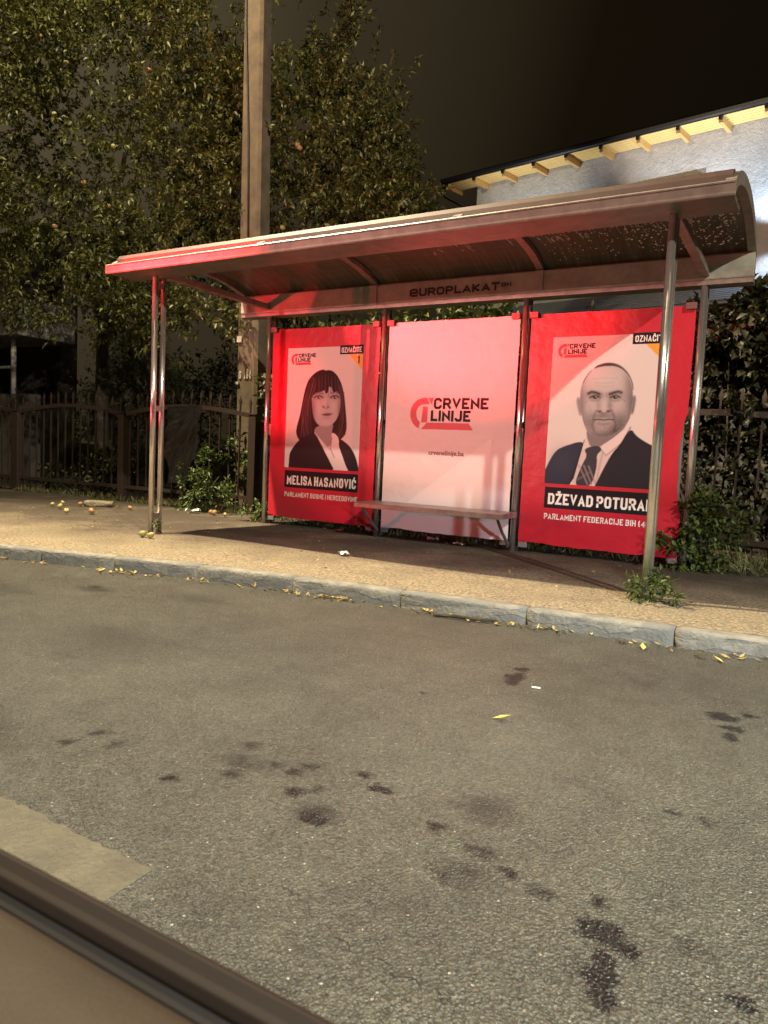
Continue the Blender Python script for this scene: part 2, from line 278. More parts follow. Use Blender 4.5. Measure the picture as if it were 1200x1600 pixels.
def sandy():
    m = bpy.data.materials.new('sandy_pavement_asphalt'); m.use_nodes = True; n = m.node_tree; p = n.nodes['Principled BSDF']; L = n.links.new
    t = n.nodes.new('ShaderNodeTexCoord')
    def noise(s, d=5, ro=0.65):
        a = n.nodes.new('ShaderNodeTexNoise'); a.inputs['Scale'].default_value = s; a.inputs['Detail'].default_value = d; a.inputs['Roughness'].default_value = ro; L(t.outputs['Object'], a.inputs['Vector']); return a
    big = noise(0.9); fine = noise(44, 4)
    # tone: the strip by the kerb is paler, the ground by the fence darker brown
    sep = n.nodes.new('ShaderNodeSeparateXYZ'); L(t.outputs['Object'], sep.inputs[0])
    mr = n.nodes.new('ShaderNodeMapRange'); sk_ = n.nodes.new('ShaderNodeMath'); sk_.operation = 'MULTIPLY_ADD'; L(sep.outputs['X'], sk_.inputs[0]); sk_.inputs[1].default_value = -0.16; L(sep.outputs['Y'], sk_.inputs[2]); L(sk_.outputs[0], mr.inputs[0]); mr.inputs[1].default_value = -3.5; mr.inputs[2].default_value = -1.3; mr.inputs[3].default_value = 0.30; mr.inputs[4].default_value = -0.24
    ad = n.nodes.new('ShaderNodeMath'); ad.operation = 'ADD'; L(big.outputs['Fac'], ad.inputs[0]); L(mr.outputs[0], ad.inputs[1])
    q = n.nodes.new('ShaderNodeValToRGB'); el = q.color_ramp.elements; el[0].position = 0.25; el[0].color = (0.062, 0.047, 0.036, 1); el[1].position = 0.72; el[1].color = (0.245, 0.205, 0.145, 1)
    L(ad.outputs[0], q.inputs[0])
    q2 = n.nodes.new('ShaderNodeValToRGB'); q2.color_ramp.elements[0].position = 0.34; q2.color_ramp.elements[1].position = 0.68; q2.color_ramp.elements[0].color = (0.36, 0.35, 0.34, 1); q2.color_ramp.elements[1].color = (1.45, 1.45, 1.42, 1)
    L(fine.outputs['Fac'], q2.inputs[0])
    mu = n.nodes.new('ShaderNodeMixRGB'); mu.blend_type = 'MULTIPLY'; mu.inputs[0].default_value = 1; L(q.outputs[0], mu.inputs[1]); L(q2.outputs[0], mu.inputs[2]); L(mu.outputs[0], p.inputs['Base Color'])
    p.inputs['Roughness'].default_value = 0.85
    b = n.nodes.new('ShaderNodeBump'); b.inputs['Distance'].default_value = 0.018; L(fine.outputs['Fac'], b.inputs['Height']); L(b.outputs[0], p.inputs['Normal'])
    return m
M['sandy'] = sandy()
def kerbmat():
    m = mat('rough_kerb_concrete', (0.26, 0.25, 0.225), 0.9, 0, 9, None, col2=(0.15, 0.145, 0.13)); n = m.node_tree; p = n.nodes['Principled BSDF']; L = n.links.new
    t = n.nodes.new('ShaderNodeTexCoord'); a = n.nodes.new('ShaderNodeTexNoise'); a.inputs['Scale'].default_value = 2.6; a.inputs['Detail'].default_value = 6; L(t.outputs['Object'], a.inputs['Vector'])
    mp = n.nodes.new('ShaderNodeMapping'); mp.inputs['Scale'].default_value = (1, 1, 5); L(t.outputs['Object'], mp.inputs[0]); L(mp.outputs[0], a.inputs['Vector'])
    q = n.nodes.new('ShaderNodeValToRGB'); q.color_ramp.elements[0].position = 0.50; q.color_ramp.elements[1].position = 0.53; L(a.outputs['Fac'], q.inputs[0])
    src = p.inputs['Base Color'].links[0].from_socket; mx = n.nodes.new('ShaderNodeMixRGB'); L(q.outputs[0], mx.inputs[0]); L(src, mx.inputs[1]); mx.inputs[2].default_value = (0.155, 0.155, 0.148, 1); L(mx.outputs[0], p.inputs['Base Color'])
    f2 = n.nodes.new('ShaderNodeTexNoise'); f2.inputs['Scale'].default_value = 40; f2.inputs['Detail'].default_value = 5; L(t.outputs['Object'], f2.inputs['Vector'])
    s = n.nodes.new('ShaderNodeMath'); s.operation = 'MULTIPLY_ADD'; L(q.outputs[0], s.inputs[0]); s.inputs[1].default_value = -0.35; L(f2.outputs['Fac'], s.inputs[2])
    b = n.nodes.new('ShaderNodeBump'); b.inputs['Distance'].default_value = 0.010; L(s.outputs[0], b.inputs['Height']); L(b.outputs[0], p.inputs['Normal'])
    return m
M['kerb'] = kerbmat()

# ------------------------------------------------------------------ ground
KX = [-14, -6, -3, -0.05, 0.83, 1.43, 2.09, 2.77, 3.46, 4.15, 4.53, 8, 16]
KY = [-5.6, -4.0, -3.38, -2.69, -2.49, -2.35, -2.255, -2.19, -2.14, -2.075, -2.03, -1.75, -1.4]
def ky(x): return float(np.interp(x, KX, KY))
ZR = -0.085
def crack_strip(pts, wd, z):
    V, F = [], []
    for i, (a, b) in enumerate(pts):
        V += [(a, b-wd, z), (a+wd, b+wd, z)]
        if i: F.append((2*i-2, 2*i, 2*i+1, 2*i-1))
    return V, F
def sheet(x0, x1, nx, ylo, yhi, ny, zf):
    V, F = [], []
    for i in range(nx+1):
        x_ = x0+(x1-x0)*i/nx; a, b = (ylo(x_) if callable(ylo) else ylo), (yhi(x_) if callable(yhi) else yhi)
        for j in range(ny+1):
            y_ = a+(b-a)*j/ny; V.append((x_, y_, zf(x_, y_)))
    for i in range(nx):
        for j in range(ny): F.append((i*(ny+1)+j, (i+1)*(ny+1)+j, (i+1)*(ny+1)+j+1, i*(ny+1)+j+1))
    return V, F
struct(part('ground', sheet(-150, 150, 2, -150, 150, 2, lambda a, b: -0.16), M['soil']))
struct(part('road', sheet(-40, 40, 80, -30, lambda a: ky(a)+0.02, 4, lambda a, b: ZR), M['asphalt']))
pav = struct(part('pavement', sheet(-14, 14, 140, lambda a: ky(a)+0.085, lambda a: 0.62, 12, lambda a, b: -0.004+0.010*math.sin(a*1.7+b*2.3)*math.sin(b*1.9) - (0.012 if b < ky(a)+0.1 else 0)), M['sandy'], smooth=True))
struct(part('garden_ground', sheet(-14, 14, 56, 0.60, 16, 24, lambda a, b: -0.012+0.03*math.sin(a*2.1)*math.sin(b*1.3)), M['soil'], smooth=True))
def patch():
    P = [(3.575, -4.632)]+[(3.575-k*0.02, -4.628+0.004*k*0+rnd.uniform(-0.006, 0.006)+0.0003*k) for k in range(1, 50)]+[(2.5, -5.2), (3.60, -5.2)]
    n = len(P); return [(a_, b_, ZR+0.002) for a_, b_ in P]+[(a_, b_, ZR-0.02) for a_, b_ in P], [tuple(range(n))]+[(i, n+i, n+(i+1) % n, (i+1) % n) for i in range(n)]
pt = struct(part('road_patch', patch(), M['patch']))
# kerb stones: one worn block each
kerb = struct(part('kerb', prism_x([(0, -0.2), (0.05, -0.2), (0.05, -0.14), (0, -0.14)], -7, 9), M['concrete']))
kerb.location = (0, -1.6*S, 0)
kerb.hide_render = False
def kerb_block(x0, x1, seed):
    g = random.Random(seed); n = 14; V, F = [], []
    prof = [(0.0, -0.16), (0.0, -0.05), (0.001, -0.018), (0.003, -0.009), (0.010, -0.001), (0.017, 0.002), (0.06, 0.004), (0.098, 0.001), (0.10, -0.16)]
    dx = g.uniform(-0.006, 0.006)
    for i in range(n+1):
        t_ = i/n; x_ = x0+0.0025+(x1-x0-0.005)*t_; yb = ky(x0)+(ky(x1)-ky(x0))*t_+dx
        e_ = 0.007 if i in (0, n) else 0.0
        for j, (y_, z_) in enumerate(prof):
            wob_ = g.uniform(-0.0022, 0.0022)
            V.append((x_, yb+y_+(wob_+e_*0.8 if j < 5 else 0), z_+(wob_*0.8-e_*0.6 if 2 < j < 8 else 0)))
    m_ = len(prof)
    for i in range(n):
        for j in range(m_-1): F.append((i*m_+j, (i+1)*m_+j, (i+1)*m_+j+1, i*m_+j+1))
    F.append(tuple(range(m_))); F.append(tuple(range(n*m_+m_-1, n*m_-1, -1)))
    return V, F
JX = [-3.0, -2.25, -1.5, -0.75, -0.02, 0.27, 0.83, 1.43, 2.09, 2.77, 3.462, 4.15, 4.85, 5.55, 6.25]
for i in range(len(JX)-1):
    WL['kerb'] = Vector((0, -1.6, 0)); part('kerb_stone', kerb_block(JX[i], JX[i+1], i), M['kerb'], kerb, smooth=True)
# hairline cracks in the pavement
def crack(pts, wd, z=0.004):
    V, F = [], []
    for i, (a, b) in enumerate(pts):
        k = wd*(0.4+0.6*rnd.random()); V += [(a, b-k, z), (a, b+k, z)]
        if i: F.append((2*i-2, 2*i, 2*i+1, 2*i-1))
    return V, F
def wobble(p0, p1, n, amp):
    return [(p0[0]+(p1[0]-p0[0])*i/n+rnd.uniform(-amp, amp)*0.3, p0[1]+(p1[1]-p0[1])*i/n+rnd.uniform(-amp, amp)) for i in range(n+1)]
part('crack', crack(wobble((2.65, -0.65), (3.75, -1.22), 26, 0.03), 0.006, 0.011), M['dirt'], pav)
part('crack', crack(wobble((2.15, -0.28), (2.68, -0.64), 12, 0.03), 0.005, 0.011), M['dirt'], pav)

road = bpy.data.objects['road']; WL['road'] = Vector((0, 0, 0))
part('crack', crack(wobble((3.98, -4.60), (4.22, -4.62), 20, 0.012), 0.0012, ZR+0.002), M['dirt'], road)
part('crack', crack(wobble((3.80, -4.52), (3.93, -4.57), 12, 0.010), 0.0010, ZR+0.002), M['dirt'], road)
# ------------------------------------------------------------------ leaves
def leaf_mesh(name, pos, dirs, ups, ln, wd, m, fold=0.25, curl=0.15):
    n = len(pos); d = dirs/np.linalg.norm(dirs, axis=1, keepdims=True); s = np.cross(d, ups); s /= np.linalg.norm(s, axis=1, keepdims=True)+1e-9; nn = np.cross(s, d)
    ln = np.asarray(ln).reshape(-1, 1)*np.ones((n, 1)); wd = np.asarray(wd).reshape(-1, 1)*np.ones((n, 1))
    P = np.empty((n, 6, 3))
    P[:, 0] = pos; mid = pos+d*ln*0.48
    P[:, 1] = mid-nn*ln*0.02; P[:, 2] = mid+s*wd*0.5+nn*wd*fold; P[:, 3] = mid-s*wd*0.5+nn*wd*fold
    P[:, 4] = pos+d*ln-nn*ln*curl; P[:, 5] = pos+d*ln*0.8-nn*ln*curl*0.6
    idx = np.array([[0, 1, 2], [0, 3, 1], [1, 5, 2], [1, 3, 5], [2, 5, 4], [3, 4, 5]])
    me = bpy.data.meshes.new(name); V = (P.reshape(-1, 3))*S
    Fi = (np.arange(n)[:, None, None]*6+idx[None]).reshape(-1)
    me.vertices.add(len(V)); me.vertices.foreach_set('co', V.ravel())
    nf = len(Fi)//3; me.loops.add(len(Fi)); me.loops.foreach_set('vertex_index', Fi.astype(np.int32))
    me.polygons.add(nf); me.polygons.foreach_set('loop_start', np.arange(0, len(Fi), 3, dtype=np.int32)); me.polygons.foreach_set('loop_total', np.full(nf, 3, np.int32))
    a = me.attributes.new('v', 'FLOAT', 'POINT'); a.data.foreach_set('value', np.repeat(rng.random(n), 6).astype(np.float32))
    me.materials.append(m); me.update(calc_edges=True); me.validate(); return me
def leaf_obj(name, parent, pos, *a, **k):
    L = np.array(WL[parent.name]) if parent is not None else np.zeros(3)
    me = leaf_mesh(name, pos-L, *a, **k); o = bpy.data.objects.new(name, me); C.objects.link(o)
    if parent is not None: o.parent = parent
    return o
def unit(v): return v/(np.linalg.norm(v, axis=-1, keepdims=True)+1e-9)
def sprigs(tips, outs, n_leaf, twig, droop=0.2):
    """leaves set along short twigs that start at tips and point along outs"""
    k = len(tips); t = rng.random((k, n_leaf, 1)); o = unit(outs)[:, None, :]
    side = unit(rng.normal(size=(k, n_leaf, 3)))
    pos = tips[:, None, :]+o*t*twig+side*0.012
    d = unit(o*0.7+side*0.9+np.array([0, 0, -droop]))
    up = unit(np.array([0, 0, 1.0])+rng.normal(size=(k, n_leaf, 3))*0.45)
    return pos.reshape(-1, 3), d.reshape(-1, 3), up.reshape(-1, 3)
def in_ell(n, c, rad, shell=0.35):
    d = unit(rng.normal(size=(n, 3))); q = (shell+(1-shell)*rng.random((n, 1)))**0.5
    return np.array(c)+d*q*np.array(rad), d
def clumpy(n, c, rad, nb, br, shell=0.4):
    """points in nb little branch-ends spread through an ellipsoid: clumps and gaps"""
    cc, dd = in_ell(nb, c, rad, shell); i = rng.integers(0, nb, n)
    sz = br*(0.5+rng.random((nb, 1)))
    off = rng.normal(size=(n, 3))*0.5
    return cc[i]+off*sz[i], unit(dd[i]+off*0.9+np.array([0, 0, 0.25]))
def apple_mesh(name, rad, m):
    V, F = [], []; nu, nv = 12, 8
    for j in range(nv+1):
        a = PI*j/nv; rr = rad*math.sin(a)*(1+0.06*math.cos(a)); z = rad*0.92*math.cos(a)
        z -= rad*0.28*math.exp(-(a/0.5)**2); z += rad*0.16*math.exp(-((PI-a)/0.45)**2)
        for i in range(nu): V.append((rr*math.cos(2*PI*i/nu), rr*math.sin(2*PI*i/nu), z))
    for j in range(nv):
        for i in range(nu): F.append((j*nu+i, (j+1)*nu+i, (j+1)*nu+(i+1) % nu, j*nu+(i+1) % nu))
    return mdata(name, (V, F), m, smooth=True)
AR = apple_mesh('apple', 0.036, M['apple_red']); AG = apple_mesh('apple', 0.034, M['apple_green'])
STEMM = mdata('stem', tube([(0, 0, 0.022), (0.004, 0, 0.045), (0.010, 0.003, 0.058)], 0.0022, 5), M['stem'])
# ------------------------------------------------------------------ trees
def apple_tree(label, base, h, limbs, ells, apples, grp=None):
    t = thing('apple_tree', label, 'tree', base, grp)
    bx, by, bz = base
    part('trunk', tube([(bx, by, bz-0.1), (bx+0.03, by, bz+0.5), (bx-0.02, by+0.02, bz+h*0.6), (bx+0.03, by, bz+h)], [0.13, 0.105, 0.09, 0.075], 10), M['bark'], t, smooth=True)
    for lp in limbs:
        p0 = Vector((bx, by, bz+h*lp[3])); p1 = Vector(lp[:3]); mid = (p0+p1)/2+Vector((rnd.uniform(-.15, .15), rnd.uniform(-.1, .1), 0.22))
        part('limb', tube([p0, mid, p1], [0.055, 0.036, 0.012], 7), M['bark'], t, smooth=True)
    P, D = [], []
    for (n, c, rad, nb, br) in ells:
        a, b = clumpy(n, c, rad, nb, br); P.append(a); D.append(b)
    P, D = np.concatenate(P), np.concatenate(D)
    pos, d, up = sprigs(P, D, 13, 0.20)
    k = len(pos)
    o = leaf_obj('crown', t, pos, d, up, 0.062+0.035*rng.random(k), 0.027+0.014*rng.random(k), M['leaf_apple'])
    for (x_, y_, z_, red) in apples:
        inst('apple', AR if red else AG, t, (x_, y_, z_), (rnd.uniform(-.4, .4), rnd.uniform(-.4, .4), rnd.random()*6))
    return t
E1 = [(4200, (-4.7, 1.7, 5.3), (2.7, 1.5, 2.6), 170, 0.46), (220, (-3.25, 0.7, 2.35), (0.95, 0.45, 0.33), 14, 0.26), (260, (-2.6, 0.9, 3.1), (0.85, 0.6, 0.7), 22, 0.3), (120, (-1.75, 0.75, 2.25), (0.75, 0.3, 0.22), 9, 0.2), (150, (-4.6, 0.8, 3.0), (0.9, 0.5, 0.6), 14, 0.28)]
apple_tree('tall apple tree with drooping leafy branches at the left behind the fence', (-4.35, 1.5, -0.02), 2.6,
           [(-5.6, 1.3, 4.8, .95), (-3.4, 1.3, 4.6, .98), (-2.4, 0.9, 3.3, .8), (-4.5, 2.2, 6.2, 1.0), (-3.2, 0.7, 2.5, .7)], E1,
           [(-4.95, 0.9, 6.25, 1), (-4.55, 0.9, 6.2, 1), (-2.9, 1.0, 5.4, 1), (-3.6, 0.6, 4.0, 1), (-3.0, 0.5, 3.6, 1), (-2.75, 0.5, 3.55, 0), (-3.05, 0.6, 4.35, 0), (-4.2, 0.6, 4.95, 0), (-2.75, 0.5, 3.25, 0), (-5.0, 0.8, 5.9, 1), (-4.1, 0.55, 3.5, 1), (-3.9, 0.55, 5.5, 0)])
E2 = [(2600, (-1.45, 2.3, 4.15), (1.55, 1.1, 1.6), 100, 0.38), (60, (-0.85, 2.2, 5.55), (0.16, 0.12, 0.75), 8, 0.13), (300, (-0.35, 2.1, 3.5), (0.75, 0.6, 0.7), 22, 0.26), (150, (-2.35, 1.9, 5.0), (0.5, 0.5, 0.9), 13, 0.2)]
apple_tree('smaller apple tree with red apples behind the concrete pole', (-1.7, 2.5, -0.02), 2.4,
           [(-0.5, 2.2, 4.2, .95), (-2.3, 2.1, 4.6, .98), (-1.2, 2.6, 5.2, 1.0), (-0.4, 2.1, 3.4, .8)], E2,
           [(-0.75, 1.3, 4.25, 1), (-0.72, 1.3, 4.21, 1), (-0.62, 1.0, 3.10, 1), (-0.28, 1.05, 2.80, 0), (-0.85, 1.2, 3.3, 0)])
def leafy(name, label, cat, base, ells, nl, twig, ln, wd, m, stems=None, grp=None, crown='foliage', droop=0.2, ymin=-9):
    t = thing(name, label, cat, base, grp); P, D = [], []
    for (n, c, rad, nb, br) in ells:
        a, b = clumpy(n, c, rad, nb, br, 0.15); P.append(a); D.append(b)
    P, D = np.concatenate(P), np.concatenate(D); ok = (P[:, 2] > 0.02) & (P[:, 1] > ymin); P, D = P[ok], D[ok]
    pos, d, up = sprigs(P, D, nl, twig, droop); k = len(pos); pos[:, 2] = np.maximum(pos[:, 2], 0.012)
    leaf_obj(crown, t, pos, d, up, ln*(0.7+0.6*rng.random(k)), wd*(0.7+0.6*rng.random(k)), m)
    for s in stems or []: part('stem', tube(s, [0.012, 0.009, 0.005][:len(s)], 6), M['bark'], t, smooth=True)
    return t
leafy('conifer_shrub', 'dark dense evergreen shrub standing behind the left fence', 'shrub', (-4.9, 2.6, 0), [(4200, (-4.9, 2.6, 1.35), (1.1, 0.6, 1.2), 80, 0.24)], 8, 0.10, 0.045, 0.012, M['leaf_dark'], [[(-4.9, 2.6, -0.1), (-4.85, 2.6, 0.8), (-4.9, 2.6, 1.9)]])
leafy('clipped_hedge', 'dense green hedge showing above the poster panels', 'hedge', (1.1, 1.0, 0), [(2300, (0.95, 1.0, 1.45), (1.75, 0.3, 0.78), 90, 0.24)], 10, 0.16, 0.085, 0.05, M['leaf_hedge'], [[(0.2+k*0.5, 1.0, -0.1), (0.22+k*0.5, 1.0, 0.8), (0.2+k*0.5, 1.0, 1.7)] for k in range(5)], ymin=0.5)
leafy('climbing_vine', 'broad leafed vine covering the fence right of the shelter', 'vine', (4.6, 0.9, 0), [(1300, (4.75, 1.20, 1.45), (1.15, 0.24, 0.62), 80, 0.20), (340, (3.4, 1.15, 1.60), (0.7, 0.18, 0.50), 20, 0.18), (120, (4.08, 0.95, 1.93), (0.30, 0.10, 0.14), 7, 0.1), (70, (4.35, 1.1, 0.7), (0.55, 0.2, 0.4), 22, 0.09), (26, (4.35, 0.66, 0.9), (0.5, 0.06, 0.4), 12, 0.06)], 9, 0.13, 0.075, 0.062, M['leaf_vine'], [[(4.0+k*0.4, 0.95, -0.1), (4.05+k*0.4, 0.93, 0.8), (4.0+k*0.4, 0.95, 1.7)] for k in range(4)], droop=0.6, ymin=0.58)
leafy('leafy_shrub', 'bright green shrub growing at the foot of the right red poster', 'shrub', (4.02, 0.08, 0), [(120, (4.02, 0.08, 0.20), (0.17, 0.16, 0.22), 22, 0.13), (40, (3.98, 0.06, 0.42), (0.14, 0.10, 0.16), 9, 0.10), (26, (3.80, -0.02, 0.16), (0.14, 0.06, 0.06), 5, 0.06)], 9, 0.07, 0.05, 0.034, M['leaf_shrub'], [[(4.02, 0.08, -0.05), (4.0, 0.08, 0.2), (3.98, 0.06, 0.4)]])
leafy('weed_clump', 'low weed clump growing round the foot of the right front post', 'weed', (3.93, -1.45, 0), [(70, (3.93, -1.45, 0.035), (0.11, 0.08, 0.05), 12, 0.045), (8, (3.99, -1.42, 0.10), (0.03, 0.03, 0.05), 3, 0.025)], 8, 0.05, 0.045, 0.014, M['leaf_shrub'])
leafy('sapling', 'small green sapling growing against the left fence beside the plastic sheet', 'shrub', (-1.30, 0.42, 0), [(55, (-1.40, 0.40, 0.26), (0.17, 0.08, 0.22), 11, 0.07), (20, (-1.18, 0.40, 0.52), (0.10, 0.06, 0.24), 7, 0.05), (32, (-1.05, 0.42, 0.20), (0.28, 0.08, 0.18), 9, 0.07)], 9, 0.08, 0.055, 0.028, M['leaf_shrub'], [[(-1.30, 0.42, -0.05), (-1.32, 0.42, 0.25), (-1.2, 0.40, 0.65)], [(-1.28, 0.43, -0.05), (-1.2, 0.43, 0.2), (-1.0, 0.42, 0.4)]])
leafy('ivy', 'thin ivy climbing the lower part of the concrete pole', 'ivy', (-0.98, 0.62, 0), [(70, (-0.95, 0.63, 0.45), (0.14, 0.03, 0.50), 22, 0.05)], 4, 0.08, 0.045, 0.035, M['leaf_shrub'], [[(-0.98, 0.63, -0.05), (-0.93, 0.63, 0.4), (-0.98, 0.63, 0.9)]])
leafy('small_weed', 'small green weed at the foot of the left back post', 'weed', (-0.07, 0.06, 0), [(34, (-0.08, 0.06, 0.10), (0.10, 0.07, 0.10), 6, 0.05)], 8, 0.06, 0.055, 0.026, M['leaf_shrub'])
leafy('low_weed', 'dark weeds at the base of the left fence panel', 'weed', (-3.3, 0.75, 0), [(90, (-3.25, 0.8, 0.28), (0.35, 0.12, 0.3), 12, 0.12), (60, (-4.2, 0.8, 0.15), (0.5, 0.12, 0.14), 12, 0.1)], 8, 0.1, 0.075, 0.04, M['leaf_dark'])
leafy('post_weed', 'tiny weed sprouting between the tubes of the left front post', 'weed', (0.02, -1.40, 0), [(9, (0.03, -1.41, 0.05), (0.03, 0.03, 0.04), 3, 0.02)], 6, 0.04, 0.032, 0.014, M['leaf_shrub'])
stuff(leafy('far_hedge', 'dark overgrown bushes filling the garden behind the fence', 'bushes', (-5, 6, 0), [(1500, (-6, 6.0, 1.0), (6, 0.7, 1.6), 120, 0.5), (700, (1.5, 5.5, 0.9), (3.4, 0.6, 1.5), 60, 0.45)], 8, 0.3, 0.12, 0.05, M['leaf_dark']))
def grass(name, label, n, x0, x1, y0, y1, h, lean=0.5):
    p = np.c_[rng.uniform(x0, x1, n), rng.uniform(y0, y1, n), np.zeros(n)]
    d = np.c_[rng.normal(size=n)*lean, rng.normal(size=n)*lean, np.ones(n)]; up = rng.normal(size=(n, 3))
    me = leaf_mesh(name, p, d, up, h*(0.4+0.9*rng.random(n)), 0.006+0.004*rng.random(n), M['grass'], 0.1, 0.25); o = bpy.data.objects.new(name, me); C.objects.link(o); o['label'] = label; o['category'] = 'grass'
    return stuff(o)
grass('grass_tuft', 'dry grass at the edge of the pavement right of the shelter', 1400, 4.05, 6.2, 0.02, 0.55, 0.16, 0.7)
grass('grass_edge', 'short grass under the posters along the pavement edge', 1500, -0.3, 3.95, 0.10, 0.50, 0.06, 0.6)
grass('grass_fence_strip', 'sparse grass along the foot of the left fence', 900, -5.0, -0.3, 0.42, 0.62, 0.09, 0.6)

# ------------------------------------------------------------------ fences
def arch(t): return 0.095*math.sin(PI*t)**1.0
PKL = {}
def picket_mesh(h):
    k = round(h, 2)
    if k not in PKL:
        v, fs = box(-0.008, 0.008, -0.008, 0.008, 0.03, k)
        tip = ([(-0.016, -0.006, k), (0.016, -0.006, k), (0.016, 0.006, k), (-0.016, 0.006, k), (-0.019, -0.006, k+0.03), (0.019, -0.006, k+0.03), (0.019, 0.006, k+0.03), (-0.019, 0.006, k+0.03), (0, 0, k+0.095)],
               [(0, 3, 2, 1), (0, 1, 5, 4), (1, 2, 6, 5), (2, 3, 7, 6), (3, 0, 4, 7), (4, 5, 8), (5, 6, 8), (6, 7, 8), (7, 4, 8)])
        PKL[k] = mdata('picket', join((v, fs), tip), M['iron'])
    return PKL[k]
def fence(label, posts, y, wide=()):
    t = thing('metal_fence', label, 'fence', ((posts[0]+posts[-1])/2, y, 0), 'arched picket fences behind the shelter')
    for i, px in enumerate(posts):
        hw = 0.075 if i in wide else 0.05
        p_ = part('post', box(px-hw, px+hw, y-0.05, y+0.05, -0.06, 1.09), M['iron'], t, bev=0.006)
        part('post_cap', box(px-hw-0.008, px+hw+0.008, y-0.058, y+0.058, 1.092, 1.104), M['iron'], p_)
    for a, b in zip(posts, posts[1:]):
        n = 20; V, F = [], []
        for i in range(n+1):
            q = i/n; x_ = a+0.05+(b-a-0.1)*q; z_ = 1.085+arch(q)
            V += [(x_, y-0.014, z_-0.024), (x_, y-0.014, z_+0.024), (x_, y+0.014, z_+0.024), (x_, y+0.014, z_-0.024)]
            if i:
                for k in range(4): F.append((4*i-4+k, 4*i+k, 4*i+(k+1) % 4, 4*i-4+(k+1) % 4))
        part('top_rail', (V, F), M['iron'], t)
        part('bottom_rail', box(a+0.05, b-0.05, y-0.014, y+0.014, 0.16, 0.20), M['iron'], t)
        for k in range(14):
            q = (k+0.6)/14.2; inst('picket', picket_mesh(1.19+arch(q)), t, (a+(b-a)*q, y+0.026, 0))
    return t
fence('brown metal fence with arched rails and spear tips left of the shelter', [-7.04, -4.89, -2.72, -0.62], 0.55, (1,))
fence('brown metal fence with spear tips and vine leaves behind, right of the shelter', [2.85, 5.0, 7.15], 0.62)

# ------------------------------------------------------------------ utility pole
pole = thing('utility_pole', 'tall square concrete utility pole behind the left end of the shelter', 'pole', (-1.0, 0.8, 0))
def pole_ring(z, w0, d0):
    c = 0.03
    return [(-1.0-w0/2+c-0.02, 0.8, z), (-1.0+w0/2-c, 0.8, z), (-1.0+w0/2, 0.8+c, z), (-1.0+w0/2, 0.8+d0-c, z), (-1.0+w0/2-c, 0.8+d0, z), (-1.0-w0/2+c, 0.8+d0, z), (-1.0-w0/2, 0.8+d0-c, z), (-1.0-w0/2-0.02, 0.8+c, z)]
V, F = [], []
zs = [-0.15, 1.6, 3.1, 5.0, 7.2, 9.0]
for i, z in enumerate(zs):
    t_ = (z)/5.7; sh = -0.085*t_+0.02
    V += [(a+sh+0.085*0.28, b, c) for a, b, c in pole_ring(z, 0.29-0.035*t_, 0.27-0.085*t_)]
    if i:
        for k in range(8): F.append((8*i-8+k, 8*i-8+(k+1) % 8, 8*i+(k+1) % 8, 8*i+k))
F.append(tuple(range(8*len(zs)-8, 8*len(zs))))
part('shaft', (V, F), M['concrete'], pole, bev=0.0)
part('cable', tube([(-1.24, 0.79, 9), (-1.16, 0.785, 6.6), (-1.12, 0.785, 5.4), (-1.04, 0.785, 4.2), (-1.0, 0.785, 3.0)], 0.009, 6), M['iron_dark'], pole, smooth=True)
part('number_plate', box(-1.115, -1.045, 0.772, 0.79, 1.93, 2.00), M['paint_white'], pole)
part('number_plate', box(-1.115, -1.075, 0.772, 0.79, 1.455, 1.485), M['paint_white'], pole)

